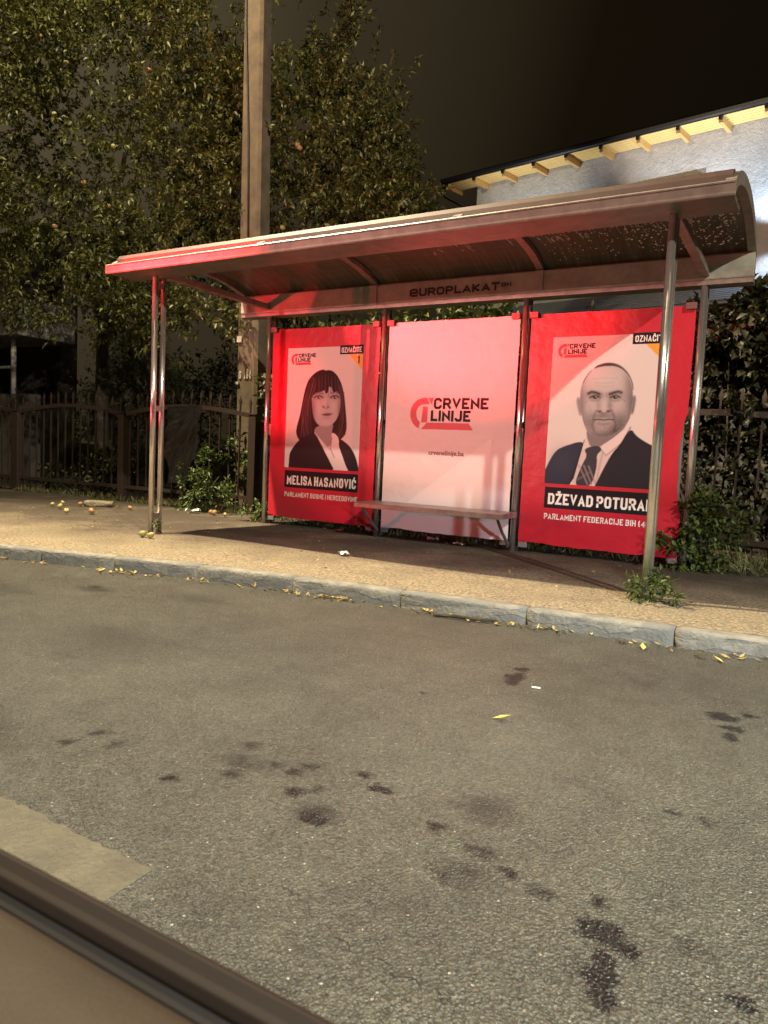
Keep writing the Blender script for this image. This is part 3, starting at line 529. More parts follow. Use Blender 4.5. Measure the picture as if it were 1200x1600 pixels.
# ------------------------------------------------------------------ lettering
def text_mesh(s, mt, off, u0, u1, v0, v1, xc, y):
    cu = bpy.data.curves.new('lettering', 'FONT'); cu.body = s; cu.size = 1; cu.offset = off; cu.resolution_u = 3
    o = bpy.data.objects.new('tmp', cu); C.objects.link(o); bpy.context.view_layer.update()
    me = bpy.data.meshes.new_from_object(o.evaluated_get(bpy.context.evaluated_depsgraph_get()))
    bpy.data.objects.remove(o); n = len(me.vertices); co = np.empty(n*3); me.vertices.foreach_get('co', co); co = co.reshape(-1, 3)
    mn, mx = co.min(0), co.max(0)
    V = [(xc+u0+(p[0]-mn[0])/(mx[0]-mn[0])*(u1-u0), y, v0+(p[1]-mn[1])/(mx[1]-mn[1])*(v1-v0)) for p in co]
    F = [tuple(p.vertices) for p in me.polygons]; bpy.data.meshes.remove(me); return V, F
GL = {'A': ([[(0, 0), (.5, 1), (1, 0)], [(.2, .27), (.8, .27)]], 1.05), 'B': ([[(0, 0), (0, 1), (.75, 1), (1, .85), (1, .66), (.78, .52), (0, .52)], [(.7, .52), (1, .38), (1, .15), (.75, 0), (0, 0)]], 1),
      'C': ([[(1, .68), (1, .84), (.78, 1), (.22, 1), (0, .84), (0, .16), (.22, 0), (.78, 0), (1, .16), (1, .32)]], 1), 'D': ([[(0, 0), (0, 1), (.7, 1), (1, .82), (1, .18), (.7, 0), (0, 0)]], 1),
      'E': ([[(1, 1), (0, 1), (0, 0), (1, 0)], [(0, .5), (.86, .5)]], .88), 'F': ([[(1, 1), (0, 1), (0, 0)], [(0, .5), (.86, .5)]], .85), 'G': ([[(1, .70), (1, .84), (.78, 1), (.22, 1), (0, .84), (0, .16), (.22, 0), (.78, 0), (1, .16), (1, .48), (.55, .48)]], 1),
      'H': ([[(0, 0), (0, 1)], [(1, 0), (1, 1)], [(0, .5), (1, .5)]], 1), 'I': ([[(.5, 0), (.5, 1)]], 0), 'J': ([[(1, 1), (1, .16), (.78, 0), (.22, 0), (0, .16), (0, .30)]], .9), 'K': ([[(0, 0), (0, 1)], [(1, 1), (.1, .48), (1, 0)]], 1),
      'L': ([[(0, 1), (0, 0), (1, 0)]], .84), 'M': ([[(0, 0), (0, 1), (.5, .3), (1, 1), (1, 0)]], 1.35), 'N': ([[(0, 0), (0, 1), (1, 0), (1, 1)]], 1.05), 'O': ([[(.5, 1), (.22, 1), (0, .84), (0, .16), (.22, 0), (.78, 0), (1, .16), (1, .84), (.78, 1), (.5, 1)]], 1),
      'P': ([[(0, 0), (0, 1), (.75, 1), (1, .84), (1, .6), (.75, .44), (0, .44)]], .97), 'R': ([[(0, 0), (0, 1), (.75, 1), (1, .84), (1, .62), (.75, .46), (0, .46)], [(.55, .46), (1, 0)]], 1), 'S': ([[(1, .70), (1, .84), (.78, 1), (.22, 1), (0, .84), (0, .68), (.2, .54), (.8, .46), (1, .32), (1, .16), (.78, 0), (.22, 0), (0, .16), (0, .30)]], 1),
      'T': ([[(0, 1), (1, 1)], [(.5, 1), (.5, 0)]], .95), 'U': ([[(0, 1), (0, .16), (.22, 0), (.78, 0), (1, .16), (1, 1)]], 1), 'V': ([[(0, 1), (.5, 0), (1, 1)]], 1.05), 'Z': ([[(0, 1), (1, 1), (0, 0), (1, 0)]], .95),
      'e': ([[(.05, .47), (1, .47), (1, .84), (.78, 1), (.22, 1), (0, .84), (0, .16), (.22, 0), (.95, 0)]], 1.15), '1': ([[(0, .78), (.9, 1), (.9, 0)]], .5), '4': ([[(.78, 0), (.78, 1), (0, .28), (1, .28)]], 1), '0': ([[(.5, 1), (.22, 1), (0, .84), (0, .16), (.22, 0), (.78, 0), (1, .16), (1, .84), (.78, 1), (.5, 1)]], .95), '(': ([[(1, 1.1), (.2, .8), (.2, .2), (1, -.1)]], .35), ' ': ([], .25)}
ACC = {'Č': ('C', [(.18, 1.34), (.5, 1.16), (.82, 1.34)]), 'Ć': ('C', [(.4, 1.14), (.75, 1.36)]), 'Ž': ('Z', [(.18, 1.34), (.5, 1.16), (.82, 1.34)])}
def stroke_text(s, u0, u1, v0, v1, t, xc, y, gap=0.10):
    """bold condensed sign lettering, cap height v0..v1, fitted to the width u0..u1; t = stroke in cap heights"""
    H = v1-v0; chars = [ACC.get(c, (c, None)) for c in s]
    tw = sum(GL[c][1] for c, _ in chars); fixed = t*sum(1 for c, _ in chars if c != ' ')+gap*(len(chars)-1); k = ((u1-u0)/H-fixed)/tw
    V, F = [], []; x_ = 0.0; lay = 0
    for c, ac in chars:
        st, wg = GL[c]; wd = wg*k
        for li, ln in enumerate(st+([ac] if ac else [])):
            th = t if li < len(st) else t*0.75
            P = [np.array([x_+t/2+a*wd, t/2+b*(1-t) if -.2 <= b <= 1.12 else b*(1-t)+t/2+0.02]) for a, b in ln]; n = len(P); closed = n > 2 and np.allclose(P[0], P[-1]); lay += 1; b0 = len(V)
            for i in range(n):
                if closed and i in (0, n-1): d0, d1 = P[-1]-P[-2], P[1]-P[0]
                else: d0, d1 = (P[i]-P[i-1] if i else P[1]-P[0]), (P[i+1]-P[i] if i < n-1 else P[-1]-P[-2])
                d0 = d0/np.linalg.norm(d0); d1 = d1/np.linalg.norm(d1); n0, n1 = np.array([-d0[1], d0[0]]), np.array([-d1[1], d1[0]]); m_ = n0+n1; l = np.linalg.norm(m_)
                m_ = m_/l if l > 1e-6 else n0; q = th/2/max(0.32, float(m_@n0)); p = P[i].copy()
                if not closed and i == 0 and abs(d1[0]) > .98 and ln[0][0] in (0, 1): p = p-d1*t/2
                if not closed and i == n-1 and abs(d0[0]) > .98 and ln[-1][0] in (0, .95, 1): p = p+d0*t/2
                if i == 0 and not closed and ln[0][1] in (0, 1) and .98 > abs(d1[0]) > .02 and abs(d1[1]) > .5: p = p-d1*t/2
                if i == n-1 and not closed and ln[-1][1] in (0, 1) and .98 > abs(d0[0]) > .02 and abs(d0[1]) > .5: p = p+d0*t/2
                elif not closed and i in (0, n-1) and abs((d1 if i == 0 else d0)[1]) > .98: p[1] = p[1]+(t/2 if p[1] > .5 else -t/2)*(1 if ln[i][1] in (0, 1) else 0)
                for e_ in (p+m_*q, p-m_*q):
                    if li < len(st) and c != '(': e_ = np.array([e_[0], min(1.0, max(0.0, e_[1]))])
                    V.append((xc+u0+e_[0]*H, y-lay % 3*0.00025, v0+e_[1]*H))
            for i in range(n-1): F.append((b0+2*i, b0+2*i+1, b0+2*i+3, b0+2*i+2))
        x_ += wd+gap+(t if c != ' ' else 0)
    return V, F
def poly(pts, xc, y): return [(xc+a, y, b) for a, b in pts], [tuple(range(len(pts)))]
def fan(pts, xc, y): return poly(pts, xc, y)
def chaikin(p, k=2):
    p = np.array(p, float)
    for _ in range(k):
        q = np.roll(p, -1, 0); p = np.stack([p*0.75+q*0.25, p*0.25+q*0.75], 1).reshape(-1, 2)
    return p
def inside(P, poly_):
    x_, y_ = P[:, 0], P[:, 1]; c = np.zeros(len(P), bool); n = len(poly_)
    for i in range(n):
        x1, y1 = poly_[i]; x2, y2 = poly_[(i+1) % n]
        if y1 == y2: continue
        k = ((y1 > y_) != (y2 > y_)); c ^= k & (x_ < (x2-x1)*(y_-y1)/(y2-y1)+x1)
    return c
class Raster:
    """flat portrait print, drawn into the vertex colours of a fine grid (u,v in the poster plane)"""
    def __init__(s, u0, u1, v0, v1, nx, ny, H):
        s.nx, s.ny = nx, ny; U, Vv = np.meshgrid(np.linspace(u0, u1, nx), np.linspace(v0, v1, ny)); s.U, s.V = U.ravel(), Vv.ravel()
        h = H; w_ = h[6]*s.U+h[7]*s.V+1; s.P = np.c_[(h[0]*s.U+h[1]*s.V+h[2])/w_, (h[3]*s.U+h[4]*s.V+h[5])/w_]; s.col = np.ones((len(s.U), 3))
    def blur(s, m, k):
        g = m.reshape(s.ny, s.nx).astype(float)
        for _ in range(k):
            p = np.pad(g, 1, mode='edge'); g = (p[1:-1, 1:-1]*4+p[:-2, 1:-1]*2+p[2:, 1:-1]*2+p[1:-1, :-2]*2+p[1:-1, 2:]*2+p[:-2, :-2]+p[2:, 2:]+p[:-2, 2:]+p[2:, :-2])/16
        return g.ravel()
    def fill(s, pts, c, k=1, a=1.0, sm=2, within=None):
        m = s.blur(inside(s.P, chaikin(pts, sm) if sm else np.array(pts, float)), k)*a
        if within is not None: m = m*within
        s.col = s.col*(1-m[:, None])+np.array(c)*m[:, None]; return m
    def blob(s, cx, cy, rx, ry, c, a, rot=0.0, p=1.0):
        d = s.P-np.array([cx, cy]); ca, sa = math.cos(rot), math.sin(rot); dx = (d[:, 0]*ca+d[:, 1]*sa)/rx; dy = (-d[:, 0]*sa+d[:, 1]*ca)/ry
        m = np.exp(-(dx*dx+dy*dy)**p)*a; s.col = s.col*(1-m[:, None])+np.array(c)*m[:, None]
    def line(s, pts, wd, c, a):
        pts = np.array(pts, float); best = np.full(len(s.P), 1e9)
        for p, q in zip(pts, pts[1:]):
            d = q-p; t = np.clip(((s.P-p)@d)/(d@d), 0, 1); best = np.minimum(best, np.linalg.norm(s.P-p-t[:, None]*d, axis=1))
        m = np.exp(-(best/wd)**2)*a; s.col = s.col*(1-m[:, None])+np.array(c)*m[:, None]
    def mesh(s, name, parent, xc, y, m):
        nx, ny = s.nx, s.ny; L = WL[parent.name]
        V = [((xc+a-L.x)*S, (y-L.y)*S, (b-L.z)*S) for a, b in zip(s.U, s.V)]
        i = np.arange(nx*ny).reshape(ny, nx); F = np.stack([i[:-1, :-1], i[:-1, 1:], i[1:, 1:], i[1:, :-1]], -1).reshape(-1, 4)
        me = bpy.data.meshes.new(name); me.from_pydata(V, [], F.tolist())
        at = me.color_attributes.new('print', 'FLOAT_COLOR', 'POINT'); at.data.foreach_set('color', np.c_[s.col, np.ones(len(s.col))].astype(np.float32).ravel())
        me.materials.append(m); o = bpy.data.objects.new(name, me); C.objects.link(o); o.parent = parent; return o
def printmat():
    m = bpy.data.materials.new('portrait_print'); m.use_nodes = True; n = m.node_tree; a = n.nodes.new('ShaderNodeVertexColor'); a.layer_name = 'print'
    n.links.new(a.outputs[0], n.nodes['Principled BSDF'].inputs['Base Color']); n.nodes['Principled BSDF'].inputs['Roughness'].default_value = 0.5; n.nodes['Principled BSDF'].inputs['Specular IOR Level'].default_value = 0.12; return m
M['print'] = printmat()
def g(v, t=(1, 1, 1)): return tuple(v*k for k in t)
def man(R):
    W = (0.69, 0.66, 0.64); R.col[:] = (0.63, 0.60, 0.585)
    R.fill([(-80, 480), (760, 0), (820, -60), (1500, -400), (1500, 1500), (-200, 1500)], W, 1, 0.5, 0)
    skin = (0.46, 0.42, 0.42); dk = (0.035, 0.035, 0.04)
    # neck and shirt
    R.fill([(390, 820), (360, 970), (310, 1020), (225, 1330), (470, 1330), (640, 1010), (810, 770), (700, 780)], (0.60, 0.54, 0.53), 1)
    R.fill([(385, 760), (400, 900), (440, 960), (520, 950), (640, 870), (760, 770), (790, 660), (600, 700)], (0.20, 0.185, 0.19), 2)
    # head
    head = [(590, 156), (520, 172), (450, 215), (390, 280), (350, 350), (332, 430), (330, 520), (345, 640), (365, 735), (400, 810), (455, 852), (530, 866), (600, 852), (680, 812), (750, 756), (797, 690), (815, 600), (828, 490), (826, 410), (803, 320), (760, 245), (690, 185)]
    R.fill([(336, 490), (305, 476), (292, 520), (308, 600), (326, 660), (352, 655)], (0.36, 0.33, 0.335), 1)
    R.fill([(822, 470), (848, 455), (862, 490), (852, 560), (832, 645), (800, 650)], (0.33, 0.305, 0.31), 1)
    R.line([(318, 510), (325, 560), (338, 620)], 9, dk, 0.4); R.line([(838, 490), (832, 560), (822, 615)], 10, dk, 0.6)
    hm = R.fill(head, skin, 1)
    keep = R.col.copy()
    R.blob(560, 320, 180, 120, (0.56, 0.52, 0.515), 0.8); R.blob(420, 570, 70, 90, (0.50, 0.46, 0.455), 0.6); R.blob(690, 570, 70, 80, (0.48, 0.445, 0.44), 0.5)
    R.blob(340, 560, 44, 240, (0.15, 0.14, 0.145), 0.75); R.blob(825, 560, 70, 270, (0.10, 0.095, 0.10), 0.85); R.blob(800, 330, 50, 110, (0.18, 0.17, 0.175), 0.5)
    R.blob(560, 560, 22, 90, (0.54, 0.50, 0.49), 0.6); R.blob(556, 600, 45, 26, (0.52, 0.48, 0.47), 0.6)
    R.blob(505, 560, 24, 60, (0.20, 0.185, 0.19), 0.45); R.blob(612, 560, 26, 66, (0.15, 0.14, 0.145), 0.6)
    # stubble: moustache, cheeks, jaw
    R.blob(548, 655, 95, 27, (0.12, 0.115, 0.12), 0.7); R.blob(420, 720, 60, 95, (0.18, 0.17, 0.175), 0.6); R.blob(710, 715, 75, 95, (0.13, 0.125, 0.13), 0.75)
    R.blob(545, 840, 160, 48, (0.12, 0.115, 0.12), 0.75); R.blob(660, 800, 95, 55, (0.07, 0.068, 0.07), 0.75); R.blob(550, 770, 70, 40, (0.42, 0.39, 0.385), 0.6)
    gr = rng.random(len(R.P)); low = 0.10+np.clip((R.P[:, 1]-600)/120, 0, 1)*0.42; R.col *= (1.06-(gr*low)[:, None])
    # folds
    R.line([(478, 615), (455, 680), (446, 740), (462, 800)], 12, dk, 0.42); R.line([(630, 610), (655, 680), (664, 740), (650, 800)], 13, dk, 0.45)
    R.line([(470, 345), (560, 352), (650, 342)], 9, (0.3, 0.28, 0.28), 0.25)
    R.line([(415, 560), (430, 590), (425, 620)], 8, dk, 0.15); R.line([(398, 520), (380, 535)], 5, dk, 0.3); R.line([(730, 500), (756, 520)], 5, dk, 0.35); R.line([(450, 308), (560, 300), (680, 306)], 7, (0.3, 0.28, 0.28), 0.25); R.line([(470, 375), (560, 385), (650, 372)], 7, (0.3, 0.28, 0.28), 0.25)
    # eyes and brows
    for ex, s_ in ((470, 1), (660, -1)):
        R.blob(ex, 470, 72, 36, (0.12, 0.11, 0.115), 0.75); R.fill([(ex-42, 488), (ex-18, 475), (ex+16, 474), (ex+44, 486), (ex+18, 497), (ex-18, 498)], (0.27, 0.25, 0.25), 1, 0.8)
        R.blob(ex+2, 484, 21, 15, (0.006, 0.006, 0.007), 1.0, 0, 2); R.line([(ex-48, 486), (ex-15, 471), (ex+20, 470), (ex+50, 484)], 7, (0.02, 0.02, 0.02), 0.9)
        R.line([(ex-46, 506), (ex, 520), (ex+44, 506)], 8, (0.15, 0.14, 0.14), 0.45); R.blob(ex+9, 478, 5, 5, (0.8, 0.8, 0.8), 0.8)
    R.line([(408, 447), (440, 431), (480, 438), (514, 452)], 15, (0.018, 0.018, 0.02), 0.9); R.line([(610, 452), (650, 438), (690, 428), (720, 436)], 15, (0.018, 0.018, 0.02), 0.9)
    R.line([(545, 440), (540, 475)], 6, dk, 0.3); R.line([(575, 440), (580, 475)], 6, dk, 0.3)
    # nose, mouth
    R.blob(518, 614, 17, 10, (0.02, 0.02, 0.022), 0.9); R.blob(594, 612, 17, 10, (0.02, 0.02, 0.022), 0.9); R.line([(492, 605), (505, 622), (555, 634), (608, 620), (618, 602)], 7, dk, 0.55)
    R.line([(462, 695), (500, 690), (552, 697), (610, 690), (646, 694)], 7, (0.03, 0.028, 0.03), 0.9); R.line([(490, 706), (552, 716), (622, 704)], 9, (0.36, 0.32, 0.32), 0.7); R.line([(505, 732), (552, 738), (600, 730)], 10, (0.15, 0.14, 0.14), 0.5)
    R.col[:] = keep*(1-hm[:, None])+R.col*hm[:, None]
    # hair
    R.fill([(445, 218), (500, 176), (590, 152), (680, 164), (752, 212), (796, 270), (828, 345), (836, 420), (827, 415), (812, 330), (772, 258), (715, 208), (655, 188), (590, 186), (520, 196)], dk, 2, 0.95)
    R.fill([(352, 345), (395, 268), (450, 210), (440, 232), (395, 290), (360, 360)], dk, 1, 0.6)
    # collar, tie
    R.fill([(510, 950), (560, 1030), (590, 1020), (700, 930), (800, 768), (760, 770), (640, 870)], (0.68, 0.61, 0.60), 1); R.line([(515, 955), (572, 1030), (700, 930)], 6, dk, 0.5)
    R.fill([(398, 860), (372, 900), (318, 1005), (370, 965), (420, 945)], (0.64, 0.58, 0.57), 1)
    R.fill([(365, 975), (420, 948), (505, 935), (540, 978), (485, 1022), (495, 1110), (440, 1330), (265, 1330), (345, 1120), (400, 1030)], (0.045, 0.05, 0.065), 1)
    for k in range(3): R.line([(320+k*46, 1120+k*6), (400+k*40, 1300+k*5)], 8, (0.30, 0.26, 0.27), 0.7)
    R.line([(300, 1260), (420, 1190)], 10, (0.2, 0.18, 0.19), 0.5)
    R.line([(545, 1000), (520, 1100), (470, 1330)], 10, (0.33, 0.29, 0.29), 0.6)
    # jacket
    R.fill([(-300, 1400), (-60, 1300), (35, 1090), (100, 985), (170, 945), (372, 884), (345, 985), (228, 1400)], (0.030, 0.040, 0.062), 1)
    R.fill([(806, 764), (860, 850), (1010, 940), (1300, 1050), (1300, 1400), (440, 1400), (470, 1310), (620, 1020), (710, 925)], (0.022, 0.026, 0.034), 1)
    R.line([(372, 884), (330, 1010), (225, 1310)], 5, (0.01, 0.01, 0.015), 0.8); R.line([(806, 764), (700, 950), (610, 1060)], 6, (0.008, 0.008, 0.01), 0.7); R.blob(150, 1080, 120, 140, (0.05, 0.065, 0.10), 0.4)
def woman(R):
    R.col[:] = (0.66, 0.63, 0.62); hair = (0.026, 0.014, 0.014); dk = (0.03, 0.02, 0.022); skin = (0.44, 0.40, 0.40)
    R.fill([(590, 132), (520, 150), (450, 200), (390, 280), (350, 400), (318, 560), (288, 720), (250, 850), (240, 930), (268, 1010), (330, 1060), (760, 1060), (800, 1015), (862, 950), (880, 850), (870, 700), (850, 480), (820, 330), (768, 215), (700, 148), (640, 140), (615, 150)], hair, 1)
    R.fill([(470, 850), (480, 960), (560, 1060), (660, 1120), (700, 1010), (690, 900), (720, 800)], (0.30, 0.265, 0.265), 2)
    face = [(440, 400), (438, 520), (446, 640), (462, 740), (500, 812), (560, 858), (610, 866), (680, 838), (742, 780), (785, 690), (803, 570), (800, 430), (640, 330), (520, 340)]
    keep = R.col.copy(); fm = R.fill(face, skin, 2)
    R.blob(520, 620, 70, 80, (0.54, 0.49, 0.48), 0.6); R.blob(720, 600, 55, 70, (0.52, 0.47, 0.465), 0.6); R.blob(610, 800, 60, 36, (0.52, 0.47, 0.465), 0.6); R.blob(605, 540, 22, 80, (0.55, 0.50, 0.49), 0.6)
    R.blob(452, 640, 40, 210, (0.14, 0.115, 0.115), 0.7); R.blob(795, 650, 36, 210, (0.14, 0.115, 0.115), 0.7); R.blob(640, 575, 16, 60, (0.26, 0.225, 0.225), 0.4); R.blob(570, 862, 90, 24, (0.2, 0.17, 0.17), 0.5)
    for ex in (525, 727):
        R.blob(ex, 478, 66, 30, (0.11, 0.085, 0.09), 0.8); R.fill([(ex-46, 490), (ex-14, 472), (ex+20, 472), (ex+48, 488), (ex+14, 504), (ex-18, 504)], (0.40, 0.36, 0.36), 1, 0.7)
        R.blob(ex+3, 488, 19, 17, (0.012, 0.01, 0.012), 1, 0, 2); R.line([(ex-52, 488), (ex-16, 466), (ex+22, 466), (ex+52, 486)], 8, (0.012, 0.01, 0.012), 0.9); R.blob(ex+12, 482, 6, 6, (0.8, 0.8, 0.8), 0.9)
    R.line([(468, 446), (520, 426), (575, 438)], 9, dk, 0.7); R.line([(680, 434), (730, 414), (776, 434)], 9, dk, 0.7)
    R.blob(588, 604, 14, 9, dk, 0.8); R.blob(642, 602, 13, 9, dk, 0.7); R.line([(575, 590), (590, 616), (625, 622), (655, 606)], 7, dk, 0.45)
    R.fill([(562, 702), (600, 684), (632, 676), (650, 680), (702, 690), (672, 712), (636, 724), (596, 718)], (0.20, 0.10, 0.11), 1, 0.9); R.line([(566, 700), (632, 700), (700, 690)], 5, dk, 0.7); R.line([(590, 742), (632, 750), (668, 740)], 9, (0.22, 0.19, 0.19), 0.4)
    R.col[:] = keep*(1-fm[:, None])+R.col*fm[:, None]
    # fringe
    R.fill([(430, 520), (420, 360), (520, 260), (640, 240), (760, 280), (815, 420), (800, 480), (770, 400), (705, 430), (690, 350), (668, 300), (655, 360), (640, 430), (615, 440), (600, 390), (560, 415), (530, 420), (470, 430)], hair, 1)
    for k in range(9): R.line([(470+k*36, 260), (455+k*38, 420+(k % 3)*24)], 6, (0.02, 0.012, 0.012) if k % 2 else (0.10, 0.06, 0.06), 0.5)
    for k in range(6): R.line([(380-k*4, 420+k*12), (335-k*6, 700), (290-k*3+k*18, 960)], 6, (0.10, 0.06, 0.06) if k % 2 else (0.015, 0.01, 0.01), 0.5)
    for k in range(4): R.line([(815+k*9, 420), (838+k*7, 680), (790+k*22, 960)], 6, (0.09, 0.055, 0.055) if k % 2 else (0.015, 0.01, 0.01), 0.5)
    for k in range(34):
        a_ = rng.random(); x0_ = 395+a_*40-rng.random()*60; R.line([(x0_+70, 230+rng.random()*150), (x0_-10, 560), (x0_-60+rng.random()*60, 800), (x0_-70+rng.random()*110, 1000)], 3.5, (0.13, 0.075, 0.075) if k % 2 else (0.008, 0.005, 0.005), 0.55)
    for k in range(18):
        x0_ = 805+rng.random()*40; R.line([(x0_-30, 300+rng.random()*100), (x0_, 560), (x0_+15-rng.random()*40, 800), (x0_-rng.random()*90, 990)], 3.5, (0.12, 0.07, 0.07) if k % 2 else (0.008, 0.005, 0.005), 0.55)
    for k in range(16): R.line([(470+k*20, 200+rng.random()*40), (455+k*22, 400+rng.random()*50)], 3.5, (0.12, 0.07, 0.07) if k % 2 else (0.008, 0.005, 0.005), 0.5)
    # shirt and jacket
    R.fill([(462, 905), (486, 930), (600, 1060), (668, 1140), (690, 1000), (684, 935), (720, 930), (776, 990), (780, 1090), (900, 1420), (735, 1420), (600, 1180)], (0.68, 0.63, 0.62), 1)
    R.line([(690, 990), (672, 1130), (720, 1240)], 7, (0.15, 0.12, 0.12), 0.7); R.line([(486, 930), (668, 1140)], 5, (0.2, 0.17, 0.17), 0.5)
    R.fill([(146, 1460), (152, 1250), (168, 1160), (272, 1022), (340, 985), (470, 905), (560, 1080), (640, 1240), (752, 1460)], (0.022, 0.018, 0.020), 1)
    R.fill([(790, 1000), (850, 1040), (925, 1105), (992, 1232), (1035, 1420), (1040, 1470), (905, 1460), (800, 1160), (772, 1080)], (0.022, 0.018, 0.020), 1)
HM = [1187.5689, 77.1336, 444.7637, -43.4277, -1236.9085, 2007.8043, -0.0898, -0.0153]
HW = [1036.6911, 44.0969, 503.9215, -34.8455, -1334.2981, 2129.1144, -0.0731, -0.0124]

stuff(part('number_lettering', join(stroke_text('104', -1.01, -0.90, 1.52, 1.63, 0.18, 0, 0.785), stroke_text('G', -1.085, -1.045, 1.52, 1.61, 0.18, 0, 0.785)), M['paint_white'], pole))

# ------------------------------------------------------------------ bus shelter
X0, X1, YF = -0.345, 4.205, -1.63
sh = thing('bus_shelter', 'metal bus shelter with curved roof, bench and three poster bays', 'bus shelter', (1.95, -0.7, 0))
FT = [(0.0, 3.9)]
def twin_post(x_, y_, rr, top, dy, top2=None):
    p_ = part('post', tube([(x_, y_, -0.03), (x_, y_, top)], rr, 20), M['steel'], sh, smooth=True)
    part('rear_tube', tube([(x_, y_+dy, -0.03), (x_, y_+dy, top2 or top)], rr*0.92, 18), M['steel'], p_, smooth=True)
    for z in (0.12, 1.0, 1.98):
        if z < top: part('spacer', box(x_-0.012, x_+0.012, y_+rr*0.7, y_+dy-rr*0.6, z, z+0.045), M['alu_dark'], p_)
    return p_
for x_ in (0.0, 3.9): twin_post(x_, -1.436, 0.0225, 2.075, 0.088)
for x_ in (0.0, 1.3, 2.6, 3.9): twin_post(x_, 0.0, 0.0235, 2.065, 0.095)
for x_ in (0.0, 3.9):                                        # straight tie beams front to back
    part('tie_beam', box(x_-0.028, x_+0.028, -1.50, -0.035, 2.075, 2.125), M['alu_dark'], sh, bev=0.004)
bm_ = part('beam', prism_x([(-0.030, 2.052), (-0.034, 2.062), (-0.034, 2.212), (-0.020, 2.224), (0.075, 2.224), (0.075, 2.052)], X0, X1), M['beam'], sh, bev=0.002)
for x_ in (1.19, 2.70): part('joint_plate', box(x_-0.035, x_+0.035, -0.043, -0.035, 2.06, 2.215), M['beam'], bm_)
part('lower_lip', box(X0, X1, -0.026, 0.11, 2.018, 2.050), M['alu_dark'], bm_)
stuff(part('lettering', join(stroke_text('eUROPLAKAT', 1.556, 2.376, 2.090, 2.158, 0.26, 0, -0.0365, 0.15), stroke_text('BH', 2.392, 2.475, 2.115, 2.149, 0.22, 0, -0.0365, 0.15), text_mesh('d.o.o.', None, 0.0, 2.41, 2.465, 2.098, 2.107, 0, -0.0365)), M['ink_brown'], bm_))
# curved roof: three translucent sheets between ribs
A0, AZ0, A1, AZ1, APK = -1.58, 2.145, 0.06, 2.215, 2.375
def arc(y_, dz=0.0):
    t_ = (y_-A0)/(A1-A0); base = AZ0+(AZ1-AZ0)*t_
    return base+0.185*(4*t_*(1-t_))**0.75+dz
ys = [A0+(A1-A0)*i/18 for i in range(19)]
def sheetmat():
    m = bpy.data.materials.new('dirty_translucent_sheet'); m.use_nodes = True; n = m.node_tree; p = n.nodes['Principled BSDF']; L = n.links.new
    t = n.nodes.new('ShaderNodeTexCoord'); mp = n.nodes.new('ShaderNodeMapping'); mp.inputs['Scale'].default_value = (34, 1.6, 1.0); L(t.outputs['Object'], mp.inputs[0])
    a = n.nodes.new('ShaderNodeTexNoise'); a.inputs['Scale'].default_value = 1.0; a.inputs['Detail'].default_value = 5; L(mp.outputs[0], a.inputs['Vector'])
    q = n.nodes.new('ShaderNodeValToRGB'); q.color_ramp.elements[0].position = 0.45; q.color_ramp.elements[1].position = 0.75; q.color_ramp.elements[0].color = (0.060, 0.058, 0.044, 1); q.color_ramp.elements[1].color = (0.125, 0.118, 0.09, 1)
    L(a.outputs['Fac'], q.inputs[0]); L(q.outputs[0], p.inputs['Base Color']); p.inputs['Roughness'].default_value = 0.35
    tr = n.nodes.new('ShaderNodeBsdfTransparent'); tr.inputs[0].default_value = (0.55, 0.5, 0.42, 1); mx = n.nodes.new('ShaderNodeMixShader'); mx.inputs[0].default_value = 0.14
    tl = n.nodes.new('ShaderNodeBsdfTranslucent'); L(q.outputs[0], tl.inputs[0]); m2 = n.nodes.new('ShaderNodeMixShader'); m2.inputs[0].default_value = 0.12
    L(p.outputs[0], m2.inputs[1]); L(tl.outputs[0], m2.inputs[2]); L(m2.outputs[0], mx.inputs[1]); L(tr.outputs[0], mx.inputs[2]); L(mx.outputs[0], n.nodes['Material Output'].inputs[0]); return m
M['sheet'] = sheetmat()
BX = [X0, 1.19, 2.70, X1]
for i in range(3):
    part('roof_sheet', strip([(y_, arc(y_)) for y_ in ys], [(y_, arc(y_, 0.008)) for y_ in ys], BX[i]+0.005, BX[i+1]-0.005), M['sheet'], sh, smooth=False)
for x_ in (1.19, 2.70):
    part('rib', strip([(y_, arc(y_)-0.042) for y_ in ys], [(y_, arc(y_)-0.004) for y_ in ys], x_-0.028, x_+0.028), M['alu_dark'], sh)
    part('rib_cap', strip([(y_, arc(y_)+0.010) for y_ in ys], [(y_, arc(y_)+0.024) for y_ in ys], x_-0.03, x_+0.03), M['alu_dark'], sh)
for x_, s_ in ((X0, 1), (X1, -1)):
    part('end_arch', strip([(y_, arc(y_)-0.050) for y_ in ys], [(y_, arc(y_)+0.022) for y_ in ys], min(x_, x_+s_*0.05), max(x_, x_+s_*0.05)), M['alu_dark'], sh)
fa = part('fascia', prism_x([(YF, 2.072), (YF-0.004, 2.08), (YF-0.004, 2.128), (YF+0.006, 2.142), (YF+0.02, 2.146), (YF+0.02, 2.138), (YF+0.012, 2.130), (YF+0.012, 2.072)], X0-0.01, X1+0.006), M['fascia'], sh)
part('deck', box(X0, X1, YF+0.013, YF+0.29, 2.076, 2.090), M['deck'], fa)
part('trim_line', prism_x([(YF-0.008, 2.130), (YF-0.0125, 2.136), (YF-0.008, 2.142), (YF+0.004, 2.146)], X0, X1), M['alu'], fa)
part('roof_clamp', prism_x([(-1.56, 2.160), (-1.555, 2.200), (-1.53, 2.232), (-1.49, 2.246), (-1.46, 2.248), (-1.46, 2.232), (-1.52, 2.215), (-1.54, 2.160)], X0+0.03, X1-0.02), M['clampm'], sh)
part('inner_channel', box(X0+0.05, X1-0.05, -1.40, -1.335, 2.092, 2.135), M['alu_dark'], sh, bev=0.004)
